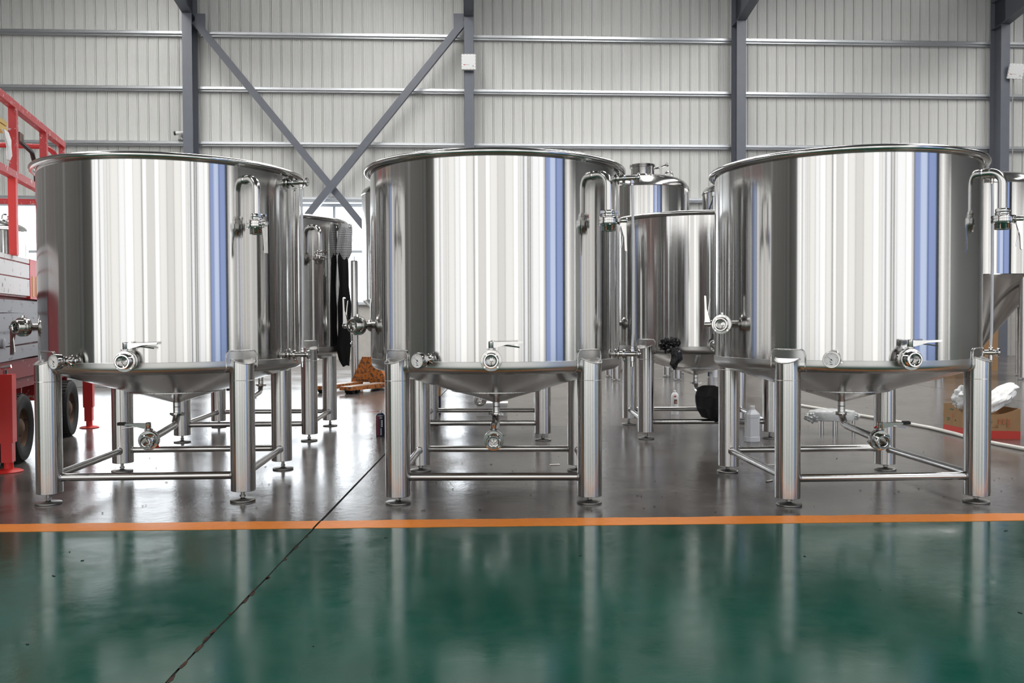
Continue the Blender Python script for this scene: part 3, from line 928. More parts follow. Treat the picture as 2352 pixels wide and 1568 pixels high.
# ------------------------------------------------------------------ closed tanks in the background
def closed_tank(name, x, y, rad, zb, zt, dome, label, leg_rot=45, manway=True, lug=(40,), legs=True, fit=True, cone_h=None):
    t_ = empty(name, T(x, y, 0), label, 'tank', 'closed steel tanks')
    m_ = MB(); n = 64
    m_.lathe([(rad, zb), (rad, zt), (rad - 0.006, zt), (rad - 0.006, zb)], n, closed=True); m_.build('shell', STEEL, t_)
    m_ = MB(); pr = [(rad + 0.004, zt - 0.02), (rad + 0.008, zt - 0.008), (rad + 0.004, zt + 0.008)]
    for i in range(1, 13):
        a = PI / 2 * i / 12; pr.append((rad * math.cos(a) ** 0.8 if i < 12 else 0, zt + 0.008 + dome * math.sin(a)))
    m_.lathe(pr, n); m_.build('domed_top', STEEL_RIM, t_)
    ch = cone_h or rad * 1.25
    m_ = MB(); m_.lathe([(rad, zb + 0.01), (rad + 0.004, zb), (rad * 0.96, zb - 0.06 * ch), (0.05, zb - ch), (0.05, zb - ch - 0.06), (0, zb - ch - 0.06)], n); m_.build('cone_bottom', STEEL_CONE, t_)
    for k in range(4):
        a = leg_rot + 90 * k
        m_ = MB(); rl = rad * 0.93
        m_.cyl((rl * math.cos(R(a)), rl * math.sin(R(a)), 0.035), (rl * math.cos(R(a)), rl * math.sin(R(a)), zb + 0.02), 0.055, seg=24)
        l = m_.build('leg', STEEL_LEG, t_)
        f_ = MB(); f_.lathe([(0, 0), (0.056, 0), (0.056, 0.009), (0.009, 0.012), (0.009, 0.04), (0, 0.04)], 20, T(rl * math.cos(R(a)), rl * math.sin(R(a)), 0)); f_.build('levelling_foot', STEEL_FOOT, l)
    if manway:
        mx, my = -0.02, -0.18
        m_ = MB(); zt2 = zt + dome
        m_.lathe([(0.165, zt + dome * 0.6), (0.165, zt2 + 0.085), (0.178, zt2 + 0.088), (0.178, zt2 + 0.105), (0.165, zt2 + 0.108)], 32, T(mx, my, 0)); mw = m_.build('manway', STEEL_FIT, t_)
        m_ = MB(); m_.lathe([(0.178, zt2 + 0.108), (0.178, zt2 + 0.128), (0.12, zt2 + 0.140), (0, zt2 + 0.145)], 32, T(mx, my, 0)); m_.build('manway_lid', STEEL_FIT, mw)
        m_ = MB(); m_.cyl((mx + 0.10, my - 0.16, zt2 - 0.05), (mx + 0.10, my - 0.16, zt2 + 0.06), 0.038, seg=20); m_.lathe([(0, 0), (0.048, 0), (0.048, 0.03), (0, 0.03)], 20, T(mx + 0.10, my - 0.16, zt2 + 0.055)); m_.build('vent_port', STEEL_FIT, t_)
        m_ = MB(); m_.tube([(mx + 0.14, my - 0.16, zt2 + 0.05), (mx + 0.22, my - 0.18, zt2 + 0.065), (mx + 0.30, my - 0.2, zt2 + 0.095)], 0.011, 10)
        m_.lathe([(0, -0.02), (0.02, -0.02), (0.02, 0.02), (0, 0.02)], 12, T(mx + 0.215, my - 0.18, zt2 + 0.063) @ RX(90))
        m_.lathe([(0, -0.012), (0.028, -0.012), (0.028, 0.012), (0, 0.012)], 12, T(mx + 0.31, my - 0.2, zt2 + 0.10) @ RY(70)); m_.build('top_valve', STEEL_FIT, t_)
    for a in lug:
        lx, ly = rad * 0.62 * math.cos(R(a)), rad * 0.62 * math.sin(R(a))
        zc = zt + 0.008 + dome * 0.72
        m_ = MB(); pts = [(0.05 * math.cos(2 * PI * i / 20), 0.05 * math.sin(2 * PI * i / 20)) for i in range(20)]
        m_.tube([Vector((lx + p[0], ly, zc + 0.075 + p[1])) for p in pts] + [Vector((lx + pts[0][0], ly, zc + 0.075))], 0.014, 8, cap=False)
        m_.build('lifting_lug', STEEL_RIM, t_)
        m_ = MB(); m_.box((lx, ly, zc + 0.01), (0.09, 0.02, 0.05)); m_.build('lug_plate', STEEL_RIM, t_)
    return t_
closed_tank('closed_steel_tank', 1.87, 12.6, 0.65, 1.15, 2.70, 0.20, 'closed steel tank with manway neck rising behind the second-row tank', 45, True, (10,))
closed_tank('closed_steel_tank', 2.24, 14.2, 0.62, 1.15, 2.93, 0.16, 'closed steel tank half hidden directly behind the tank with the manway neck', 45, False, ())
closed_tank('closed_steel_tank', 3.62, 13.6, 0.66, 1.15, 2.80, 0.18, 'closed steel tank with thin cables looping down beside it', 45, False, ())
closed_tank('closed_steel_tank', 6.80, 12.75, 0.80, 1.45, 2.72, 0.20, 'wide closed steel tank with dark cone bottom in front of stacked cartons', 287, False, (), cone_h=1.0)
closed_tank('closed_steel_tank', -1.50, 12.75, 0.66, 1.14, 2.66, 0.18, 'closed steel tank beyond the rusty pallet truck, its side shining', 45, False, (), cone_h=0.55)
closed_tank('closed_steel_tank', -8.45, 14.0, 0.66, 1.15, 2.31, 0.17, 'closed steel tank with lifting eye standing beyond the red lift', 45, False, (-5,), cone_h=0.55)
# slender standing cylinder near the pallet truck and one near the lift
for (x, y, r_, h_, lab) in ((-2.17, 12.1, 0.052, 1.68, 'slender upright steel cylinder standing beside the pallet truck'),
                            (-8.3, 15.0, 0.07, 1.99, 'slender upright steel cylinder seen past the lift railing')):
    c = empty('steel_cylinder', T(x, y, 0), lab, 'cylinder', 'slender upright cylinders')
    m_ = MB(); m_.lathe([(0, 0.01), (r_, 0.01), (r_, h_ - 0.02), (r_ * 0.94, h_), (0, h_ + 0.005)], 24); m_.build('body', STEEL, c)
    m_ = MB(); m_.lathe([(0, 0), (r_ * 1.8, 0), (r_ * 1.8, 0.012), (0, 0.012)], 24); m_.build('base', STEEL_FOOT, c)
    m_ = MB(); m_.cyl((0, 0, h_), (0, 0, h_ + 0.06), 0.008, seg=8); m_.build('top_pin', STEEL_FIT, c)
# cables beside the third closed tank
CABLE = simple('dark_blue_cable', (0.02, 0.03, 0.06), 0.5)
HOSE_W = simple('pale_hose', (0.72, 0.75, 0.8), 0.35)
m_ = MB(); m_.tube(fillet([(3.15, 12.95, 2.90), (2.96, 12.93, 2.62), (2.90, 12.93, 2.45), (2.90, 12.93, 0.012)], 0.1), 0.012, 8)
tag(m_.build('cable', CABLE), 'dark cable hanging beside the closed tank, drooping in an arc', 'cable')
m_ = MB(); m_.cyl((2.99, 12.9, 0.0), (2.99, 12.9, 2.66), 0.035, seg=16); m_.lathe([(0, 2.66), (0.045, 2.66), (0.045, 2.72), (0, 2.72)], 16, T(2.99, 12.9, 0))
tag(m_.build('upright_pipe', HOSE_W), 'pale upright pipe standing between two closed tanks', 'pipe')

# ------------------------------------------------------------------ red scissor lift
def worn(name, base, under, thr=0.62, sc=14, rough=0.45, stretch=(1, 1, 1)):
    m, nt, b = mat(name)
    tc = nd(nt, 'ShaderNodeTexCoord'); mp = nd(nt, 'ShaderNodeMapping'); mp.inputs['Scale'].default_value = stretch
    n = nd(nt, 'ShaderNodeTexNoise', Scale=sc, Detail=8.0, Roughness=0.7)
    nt.links.new(tc.outputs['Object'], mp.inputs['Vector']); nt.links.new(mp.outputs['Vector'], n.inputs['Vector'])
    r = nd(nt, 'ShaderNodeValToRGB')
    r.color_ramp.elements[0].position = thr - 0.02; r.color_ramp.elements[0].color = (*base, 1)
    r.color_ramp.elements[1].position = thr + 0.02; r.color_ramp.elements[1].color = (*under, 1)
    nt.links.new(n.outputs['Fac'], r.inputs['Fac']); nt.links.new(r.outputs['Color'], b.inputs['Base Color'])
    b.inputs['Roughness'].default_value = rough
    return m
RED = worn('worn_red_paint', (0.50, 0.035, 0.04), (0.62, 0.48, 0.46), 0.60, 26)
RED_BRIGHT = worn('bright_red_paint', (0.72, 0.035, 0.03), (0.45, 0.03, 0.03), 0.72, 30)
RED_DULL = worn('dusty_red_paint', (0.33, 0.055, 0.065), (0.50, 0.36, 0.35), 0.63, 9, 0.6, (1, 1, 3))
WHITE_WORN = worn('worn_white_paint', (0.88, 0.86, 0.88), (0.20, 0.14, 0.14), 0.635, 16, 0.5, (1.6, 1.6, 0.7))  # base white raised to bake in the overexposed light on the side boards
GREY_WORN = worn('worn_grey_paint', (0.38, 0.39, 0.43), (0.08, 0.06, 0.05), 0.62, 14, 0.5, (1, 1, 2.5))
TYRE = simple('tyre_rubber', (0.016, 0.016, 0.016), 0.7, bump=0.3, nscale=80)
HUB = worn('rusty_hub', (0.14, 0.08, 0.05), (0.05, 0.04, 0.035), 0.55, 20, 0.7)
YELLOW = simple('yellow_block', (0.62, 0.42, 0.13), 0.6, noise=0.2, nscale=30)
LM = T(-2.83, 4.91, 0) @ RZ(14.69)
lift = empty('scissor_lift', LM, 'red scissor lift with worn white side boards and guard rails', 'lift')
m_ = MB(); m_.box2(-0.98, -0.06, -0.75, 2.30, 0.50, 0.605); m_.box2(-0.98, -0.06, -0.75, 2.30, 0.605, 0.612); m_.build('chassis', RED_DULL, lift)
m_ = MB(); m_.box2(-0.96, -0.075, -0.72, 2.28, 0.435, 0.495); m_.build('chassis_rail', RED_DULL, lift)
for y0 in (-0.5, 0.72, 1.22, 1.95):
    m_ = MB(); m_.box2(-0.9, -0.12, y0, y0 + 0.02, 0.30, 0.44); m_.build('chassis_plate', RED, lift)
# platform side boards
m_ = MB(); m_.box2(-0.90, -0.065, -0.72, 1.48, 0.62, 1.215); m_.build('platform_core', RED_DULL, lift)
for (z0, z1, mt) in ((1.205, 1.232, WHITE_WORN), (1.112, 1.196, WHITE_WORN), (1.003, 1.104, WHITE_WORN)):
    m_ = MB(); m_.box2(-0.97, -0.03, -0.75, 0.60, z0, z1); m_.build('side_board', mt, lift)
for z0 in (1.104, 0.992, 1.196):
    m_ = MB(); m_.box2(-0.96, -0.042, -0.75, 0.60, z0, z0 + 0.010); m_.build('board_joint_strip', RED, lift)
for (za, zb_, h_) in ((0.935, 0.95, 0.082), (0.832, 0.872, 0.125), (0.745, 0.80, 0.095), (0.655, 0.69, 0.085)):
    M = T(0, 0, za) @ RX(math.degrees(math.atan2(zb_ - za, 2.2)))
    m_ = MB(); m_.box2(-0.95, -0.045, -0.70, 1.48, -h_ / 2, h_ / 2 - 0.006); m_.build('scissor_arm', GREY_WORN, lift, M)
for y0, z0 in ((-0.1, 0.93), (0.05, 1.05), (0.08, 0.72)):
    m_ = MB(); m_.lathe([(0, 0), (0.03, 0), (0.03, 0.012), (0.012, 0.016), (0, 0.016)], 16, T(-0.046, y0, z0) @ RY(90)); m_.build('pivot_pin', GREY_WORN, lift)
m_ = MB(); m_.box2(-0.97, -0.03, 0.615, 1.50, 0.985, 1.235); m_.build('red_side_panel', RED_BRIGHT, lift)
HAZ = simple('yellow_stripe_paint', (0.72, 0.42, 0.03), 0.5)
for k in range(9):
    m_ = MB(); m_.box2(-0.032, -0.0285, 0.66 + k * 0.09, 0.70 + k * 0.09, 1.0, 1.13); m_.build('yellow_stripe', HAZ, lift)
# guard rails
def rail(p0, p1, wd=0.042, mt=RED, nm='guard_rail'):
    m_ = MB(); m_.bar(p0, p1, wd, wd, up=(0, 0, 1) if abs((Vector(p1) - Vector(p0)).normalized().z) < 0.9 else (0, 1, 0)); return m_.build(nm, mt, lift)
rail((-0.02, -0.75, 2.11), (-0.02, 1.47, 2.11)); rail((-0.02, -0.75, 1.70), (-0.02, 1.43, 1.70))
rail((-0.02, 0.27, 1.72), (-0.02, 0.27, 2.09), nm='rail_post'); rail((-0.02, 0.95, 1.72), (-0.02, 0.95, 2.09), nm='rail_post'); rail((-0.02, 0.24, 1.23), (-0.02, 0.24, 1.68), 0.042, RED_BRIGHT, 'rail_post')
rail((-0.02, 0.95, 1.23), (-0.02, 0.95, 1.70), 0.036, nm='rail_post')
rail((-0.02, 1.45, 1.23), (-0.02, 1.45, 2.09), 0.036, nm='rail_post')
m_ = MB(); m_.tube(fillet([(-0.9, 1.45, 2.09), (-0.10, 1.45, 2.09), (-0.02, 1.45, 1.96)], 0.1), 0.018, 10); m_.build('end_rail', RED, lift)
rail((-0.9, 1.45, 1.695), (-0.02, 1.45, 1.695), 0.036, nm='end_rail'); rail((-0.88, 1.45, 1.23), (-0.88, 1.45, 2.09), 0.036, nm='rail_post')
m_ = MB(); m_.box((-0.05, 0.09, 1.94), (0.05, 0.16, 0.032)); m_.box((-0.05, 0.09, 1.975), (0.05, 0.15, 0.024)); cbx = m_.build('yellow_block', YELLOW, lift)
m_ = MB(); m_.tube(fillet([(-0.05, 0.30, 1.955), (-0.05, 0.55, 1.945), (-0.05, 0.78, 1.93), (-0.05, 0.86, 1.86), (-0.05, 0.88, 1.72)], 0.05), 0.014, 10); m_.build('control_cable', BLACK_RUB, lift)
m_ = MB(); m_.box((-0.03, 0.38, 1.945), (0.05, 0.09, 0.05)); m_.build('cable_socket', HUB, lift)
# shredded white tape under the block
PAPER = simple('white_paper', (0.82, 0.82, 0.82), 0.6, noise=0.05, nscale=20, bump=0.3)
def rag(name, pts, wd, mt, lab, cat, M=None, seed=1):
    rn = random.Random(seed); m_ = MB(); ringsL = []
    for i, p in enumerate(pts):
        p = Vector(p); a = wd[i]; ring_ = []
        for k in range(14):
            t_ = 2 * PI * k / 14; r1 = 1 + 0.25 * rn.uniform(-1, 1)
            ring_.append((p.x + a[0] * r1 * math.cos(t_), p.y + a[1] * r1 * math.sin(t_), p.z))
        ringsL.append(ring_)
    m_.rings(ringsL); o = m_.build(name, mt, None, M, 60)
    return tag(o, lab, cat)
rag('torn_tape', [(-0.015, 0.10, 1.925), (-0.012, 0.12, 1.89), (-0.01, 0.14, 1.84), (-0.01, 0.15, 1.80), (-0.012, 0.13, 1.765)],
    [(0.008, 0.055), (0.008, 0.06), (0.008, 0.035), (0.008, 0.045), (0.006, 0.02)], PAPER, 'torn white tape dangling from the lift guard rail block', 'tape', LM, 3)
# wheels
def wheel(y, x=0.02):
    M = T(x - 0.10, y, 0.205) @ RY(90)
    m_ = MB(); m_.lathe([(0.115, -0.06), (0.16, -0.075), (0.195, -0.07), (0.205, -0.05), (0.205, 0.05), (0.195, 0.07), (0.16, 0.075), (0.115, 0.06)], 40)
    for k in range(40):
        m_.box((0.205, 0, 0), (0.007, 0.012, 0.11), RZ(9 * k))
    t_ = m_.build('tyre', TYRE, lift, M)
    m_ = MB(); m_.lathe([(0.117, 0.058), (0.112, 0.035), (0.06, 0.02), (0.055, 0.045), (0.03, 0.06), (0, 0.06)], 28); m_.build('wheel_hub', HUB, t_)
wheel(0.375); wheel(1.62)
# outriggers
def outrigger(y, mt, x=0.0, ext=0.0):
    m_ = MB(); m_.box2(x - 0.037, x + 0.033, y - 0.04, y + 0.04, 0.165, 0.548); p = m_.build('outrigger_post', mt, lift)
    m_ = MB(); m_.box2(x - 0.030, x + 0.026, y - 0.033, y + 0.033, 0.055, 0.17); m_.build('inner_post', mt, p)
    m_ = MB(); m_.cyl((x, y, 0.012), (x, y, 0.06), 0.024, seg=16); m_.lathe([(0, 0), (0.072, 0), (0.074, 0.004), (0.06, 0.012), (0.028, 0.018), (0, 0.018)], 24, T(x, y, 0)); m_.build('foot_pad', mt, p)
    m_ = MB(); m_.box2(x - 0.12, x - 0.03, y - 0.03, y + 0.03, 0.44, 0.53); m_.build('outrigger_arm', mt, p)
    m_ = MB(); m_.cyl((x - 0.01, y, 0.548), (x - 0.01, y, 0.572), 0.012, seg=10); m_.cyl((x - 0.03, y, 0.582), (x + 0.02, y, 0.592), 0.010, seg=12); m_.build('lock_pin', STEEL_FIT, p)
outrigger(0.0, RED_BRIGHT); outrigger(2.13, RED_BRIGHT)

# ------------------------------------------------------------------ pallet truck
RUST = worn('rusty_orange_paint', (0.40, 0.12, 0.014), (0.07, 0.04, 0.025), 0.525, 26, 0.65)
FORKTOP = worn('scraped_fork_steel', (0.24, 0.15, 0.10), (0.30, 0.27, 0.25), 0.5, 12, 0.45)
v_ = Vector((-0.40, -0.917, 0)); x_ = Vector((-0.917, 0.40, 0))
JM = Matrix((x_, v_, Vector((0, 0, 1)))).transposed().to_4x4(); JM.translation = Vector((-1.78, 10.9, 0))
jack = empty('pallet_truck', JM, 'rusty orange hand pallet truck parked on the concrete', 'pallet truck')
SW = Matrix(((1, 0, 0, 0), (0, 0, 1, 0), (0, 1, 0, 0), (0, 0, 0, 1)))
m_ = MB(); m_.prism([(-0.27, 0.085), (0.27, 0.085), (0.10, 0.40), (-0.07, 0.40)], -0.05, 0.0, SW); m_.build('front_plate', RUST, jack)
m_ = MB(); m_.prism([(-0.22, 0.12), (0.22, 0.12), (0.085, 0.37), (-0.055, 0.37)], 0.0, 0.006, SW); m_.build('plate_panel', RUST, jack)
for q in (-1, 1):
    m_ = MB(); m_.add([(q * 0.19 - 0.08, -0.03, 0.03), (q * 0.19 + 0.08, -0.03, 0.03), (q * 0.19 + 0.08, 0.80, 0.045), (q * 0.19 - 0.08, 0.80, 0.045),
                       (q * 0.19 - 0.08, -0.03, 0.085), (q * 0.19 + 0.08, -0.03, 0.085), (q * 0.19 + 0.075, 0.80, 0.085), (q * 0.19 - 0.075, 0.80, 0.085)],
                      [[0, 3, 2, 1], [4, 5, 6, 7], [0, 1, 5, 4], [1, 2, 6, 5], [2, 3, 7, 6], [3, 0, 4, 7]])
    f_ = m_.build('fork', RUST, jack)
    m_ = MB(); m_.box2(q * 0.19 - 0.075, q * 0.19 + 0.075, 0.02, 0.795, 0.0845, 0.0885); m_.build('fork_top', FORKTOP, f_)
    m_ = MB(); m_.cyl((q * 0.19 - 0.05, 0.70, 0.036), (q * 0.19 + 0.05, 0.70, 0.036), 0.036, seg=18); m_.build('load_roller', TYRE, f_)
    m_ = MB(); m_.cyl((q * 0.19 - 0.05, 0.60, 0.034), (q * 0.19 + 0.05, 0.60, 0.034), 0.034, seg=18); m_.build('load_roller', TYRE, f_)
m_ = MB(); m_.cyl((-0.06, -0.20, 0.09), (0.06, -0.20, 0.09), 0.09, seg=22); m_.build('steer_wheel', TYRE, jack)
m_ = MB(); m_.box2(-0.08, 0.08, -0.26, -0.05, 0.10, 0.36); m_.cyl((0, -0.18, 0.3), (0, -0.18, 0.48), 0.04, seg=16); m_.build('pump', RUST, jack)

# ------------------------------------------------------------------ small things on the floor
NAVY = simple('navy_label', (0.012, 0.014, 0.05), 0.35)
CANRED = simple('red_label', (0.55, 0.02, 0.02), 0.35)
LABW = simple('white_label', (0.8, 0.8, 0.8), 0.4)
can = empty('spray_can', T(-0.9637, 6.391, 0) @ RZ(-8), 'navy and red spray can with thin red straw', 'spray can')
r_ = 0.0325
m_ = MB(); m_.lathe([(0, 0), (r_ - 0.002, 0), (r_, 0.003), (r_, 0.152), (r_ - 0.003, 0.155), (r_ - 0.008, 0.163), (0.014, 0.170), (0, 0.170)], 32); m_.build('can_body', NAVY, can)
def wrap(r, a0, a1, z0, z1, n=8):
    m_ = MB(); m_.lathe([(r, z0), (r, z1)], n, None, R(a0), R(a1)); m_.lathe([(r - 0.002, z0), (r - 0.002, z1)], n, None, R(a0), R(a1)); return m_
wrap(r_ + 0.0004, 238, 258, 0.006, 0.150).build('red_band', CANRED, can)
for i in range(5):
    wrap(r_ + 0.0005, 288, 300, 0.012 + i * 0.010, 0.019 + i * 0.010).build('white_lettering', LABW, can)
for i in range(4):
    wrap(r_ + 0.0005, 296, 316, 0.070 + i * 0.013, 0.080 + i * 0.013).build('white_lettering', LABW, can)
wrap(r_ + 0.0005, 276, 310, 0.133, 0.139).build('white_lettering', LABW, can)
m_ = MB(); m_.lathe([(r_ + 0.0008, 0.149), (r_ + 0.0008, 0.153)], 32); m_.lathe([(r_ - 0.001, 0.149), (r_ - 0.001, 0.153)], 32); m_.build('steel_ring', STEEL_FIT, can)
m_ = MB(); m_.lathe([(0, 0.168), (0.009, 0.168), (0.009, 0.180), (0.006, 0.186), (0, 0.187)], 14); nz_ = m_.build('nozzle', LABW, can)
m_ = MB(); m_.cyl((-0.008, 0, 0.181), (-0.105, -0.01, 0.176), 0.0014, seg=6); m_.build('straw', CANRED, can)

c2 = empty('spray_can', T(1.4507, 7.808, 0), 'white spray can standing behind the second-row tank stretcher', 'spray can')
r_ = 0.032
m_ = MB(); m_.lathe([(0, 0), (r_, 0), (r_, 0.165), (r_ - 0.004, 0.180), (0.016, 0.195), (0, 0.195)], 28); m_.build('can_body', LABW, c2)
m_ = MB(); m_.lathe([(0, 0.195), (0.011, 0.195), (0.010, 0.212), (0, 0.214)], 12); m_.build('nozzle', LABW, c2)
wrap(r_ + 0.0005, 250, 278, 0.155, 0.168).build('red_logo', CANRED, c2)
wrap(r_ + 0.0005, 248, 300, 0.095, 0.135).build('picture', simple('dark_print', (0.16, 0.10, 0.09), 0.4), c2)
wrap(r_ + 0.0006, 270, 290, 0.10, 0.12).build('picture_patch', simple('orange_print', (0.6, 0.3, 0.15), 0.4), c2)

JUGM = simple('milky_plastic', (0.72, 0.74, 0.77), 0.35, noise=0.03, nscale=15)
jug = empty('plastic_jug', T(1.650, 6.02, 0) @ RZ(8), 'white plastic jug with square shoulders and screw cap', 'jug')
def octa(hx, hy, c): return [(-hx + c, -hy), (hx - c, -hy), (hx, -hy + c), (hx, hy - c), (hx - c, hy), (-hx + c, hy), (-hx, hy - c), (-hx, -hy + c)]
m_ = MB(); hs = [(0, 0.94), (0.004, 1.0), (0.034, 1.0), (0.037, 0.95), (0.165, 0.95), (0.168, 1.0), (0.190, 1.0), (0.215, 0.55), (0.222, 0.40)]
m_.rings([[(x * s_, y * s_, z) for x, y in octa(0.049, 0.040, 0.020)] for z, s_ in hs]); m_.build('jug_body', JUGM, jug, None, 25)
m_ = MB(); m_.lathe([(0.018, 0.220), (0.019, 0.223), (0.019, 0.244), (0.017, 0.247), (0, 0.247)], 20); m_.build('screw_cap', LABW, jug)

# crumpled paper and film sticking out of it
def lump(name, cx, cy, cz, rx, ry, rz, mt, lab, cat, amp=0.35, fr=3.0, seed=0.0, parent=None, tilt=0):
    m_ = MB(); nu, nv_ = 44, 26; rngs = []
    for j in range(1, nv_):
        ph = PI * j / nv_; row = []
        for i in range(nu):
            th = 2 * PI * i / nu
            d_ = Vector((math.sin(ph) * math.cos(th), math.sin(ph) * math.sin(th), -math.cos(ph)))
            k_ = 1 + amp * mnoise.noise(d_ * fr + Vector((seed, seed * 1.7, 0))) + amp * 0.5 * mnoise.noise(d_ * fr * 2.6 + Vector((seed, 9, 0)))
            row.append((cx + rx * k_ * d_.x, cy + ry * k_ * d_.y, cz + rz * k_ * d_.z + tilt * (rx * d_.x)))
        rngs.append(row)
    m_.rings(rngs)
    o = m_.build(name, mt, parent, None, 50)
    if lab: tag(o, lab, cat)
    return o
# stool-like flange wrapped in film
FILM = simple('cloudy_film', (0.78, 0.80, 0.80), 0.25, noise=0.12, nscale=25, bump=0.8, trans=0.25)
st = empty('wrapped_flange', T(2.375, 6.50, 0), 'flat steel flange on short legs wrapped in cloudy film', 'wrapped part')
m_ = MB(); n = 40; rn = random.Random(5)
rngs = []
for (sc_, z) in ((0.80, 0.092), (0.97, 0.097), (1.0, 0.118), (0.99, 0.145), (0.93, 0.162), (0.6, 0.171), (0.2, 0.173)):
    rngs.append([(0.175 * sc_ * (1 + 0.04 * mnoise.noise((5 * math.cos(2 * PI * k / n), 5 * math.sin(2 * PI * k / n), z * 50))) * math.cos(2 * PI * k / n), 0.12 * sc_ * math.sin(2 * PI * k / n), z + 0.006 * mnoise.noise((7 * math.cos(2 * PI * k / n), 7 * math.sin(2 * PI * k / n), z * 40))) for k in range(n)])
m_.rings(rngs); m_.build('film_top', FILM, st, None, 60)
lump('film_flap', -0.150, -0.02, 0.115, 0.050, 0.06, 0.036, FILM, None, None, 0.45, 3.0, 7.0, st)
lump('film_flap', 0.155, -0.02, 0.122, 0.034, 0.05, 0.030, FILM, None, None, 0.45, 3.0, 8.0, st)
for x, y in ((-0.085, -0.03), (-0.02, -0.10), (0.15, -0.02), (0.06, 0.08)):
    m_ = MB(); m_.cyl((x, y, 0), (x, y, 0.125), 0.0135, seg=14); m_.build('leg', STEEL_LEG, st)

# carton with packing paper beside the right-hand tank
CARD = simple('brown_cardboard', (0.36, 0.21, 0.10), 0.75, noise=0.08, nscale=12)
CARDRED = simple('red_carton_print', (0.55, 0.04, 0.025), 0.5)
CARDGRN = simple('green_carton_print', (0.13, 0.17, 0.10), 0.7)
CARDPR = simple('faded_red_carton_print', (0.42, 0.145, 0.065), 0.7)
bx_c = Vector((3.02, 6.16)); 
pA = Vector((3.205, 6.50)); pB = Vector((3.20, 6.06)); pC = Vector((3.52, 6.06)); pD = Vector((3.53, 6.50))
crt = empty('cardboard_carton', T(3.36, 6.27, 0), 'open brown carton with red lower band, stuffed with white paper', 'carton')
def L2(p): return (p.x - 3.36, p.y - 6.27)
outline = []
for a, b_, bul in ((pA, pB, 0.02), (pB, pC, 0.035), (pC, pD, 0.02), (pD, pA, 0.02)):
    dv = b_ - a; nv = Vector((dv.y, -dv.x)).normalized() * -1
    for i in range(8):
        t_ = i / 8; p = a + dv * t_ - nv * bul * math.sin(PI * t_) * -1
        outline.append(L2(p))
H = 0.215
m_ = MB(); n = len(outline)
top = []
for i, p in enumerate(outline):
    hh = H
    if 8 <= i < 16: hh = H - 0.045 * math.sin(PI * (i - 8) / 8)
    top.append((p[0], p[1], hh))
inn = [(x * 0.97, y * 0.97, z) for x, y, z in top]
m_.rings([[(x, y, 0.0) for x, y in outline], [(x, y, 0.062) for x, y in outline], top, inn, [(x * 0.97, y * 0.97, 0.06) for x, y in outline]], True)
carton_body = m_.build('carton_body', CARD, crt, None, 40)
m_ = MB(); m_.rings([[(x * 1.006, y * 1.006, 0.001) for x, y in outline], [(x * 1.006, y * 1.006, 0.058) for x, y in outline]], False); m_.build('red_band', CARDRED, crt, None, 40)
for i in range(9, 16):
    pass
def onface(t_, z, w_, h_, mt, nm, off=0.004):
    i = 8 + t_ * 8; i0 = int(i); f_ = i - i0
    a = Vector(outline[i0]); b_ = Vector(outline[(i0 + 1) % n]); p = a.lerp(b_, f_); dv = (b_ - a).normalized(); nv = Vector((dv.y, -dv.x))
    M = Matrix(((dv.x, 0, nv.x, p.x + nv.x * off), (dv.y, 0, nv.y, p.y + nv.y * off), (0, 1, 0, z), (0, 0, 0, 1)))
    m_ = MB(); m_.box((0, 0, 0), (w_, h_, 0.002), M); m_.build(nm, mt, crt)
for r__ in range(2):
    for cc in range(3): onface(0.60 + cc * 0.09, 0.135 - r__ * 0.022, 0.019, 0.016, CARDPR, 'printed_character')
onface(0.78, 0.092, 0.018, 0.016, CARDPR, 'printed_character')
onface(0.42, 0.12, 0.014, 0.012, CARDGRN, 'printed_mark'); onface(0.36, 0.108, 0.010, 0.010, CARDGRN, 'printed_mark')
onface(0.34, 0.135, 0.010, 0.02, CARDPR, 'printed_mark')
m_ = MB(); pts = [(0.027 * math.cos(t_) * (1 if abs(math.cos(t_)) > 0.5 else 1), 0.0105 * math.sin(t_)) for t_ in [2 * PI * k / 16 for k in range(16)]]
i0 = 12; a = Vector(outline[i0]); b_ = Vector(outline[i0 + 1]); dv = (b_ - a).normalized(); nv = Vector((dv.y, -dv.x))
M = Matrix(((dv.x, 0, nv.x, a.x + nv.x * 0.003), (dv.y, 0, nv.y, a.y + nv.y * 0.003), (0, 1, 0, 0.085), (0, 0, 0, 1)))
m_.prism(pts, -0.05, 0.05, M)                          # the hand hole is really cut through the front face
cutter = m_.build('hole_cutter', CARD, crt)
bo = carton_body.modifiers.new('hand_hole', 'BOOLEAN'); bo.operation = 'DIFFERENCE'; bo.solver = 'EXACT'; bo.object = cutter
bpy.context.view_layer.update()
cut_me = bpy.data.meshes.new_from_object(carton_body.evaluated_get(bpy.context.evaluated_depsgraph_get()))
carton_body.modifiers.clear(); carton_body.data = cut_me
cut_me.polygons.foreach_set('use_smooth', [False] * len(cut_me.polygons)); cut_me.update()
bpy.data.objects.remove(cutter, do_unlink=True)
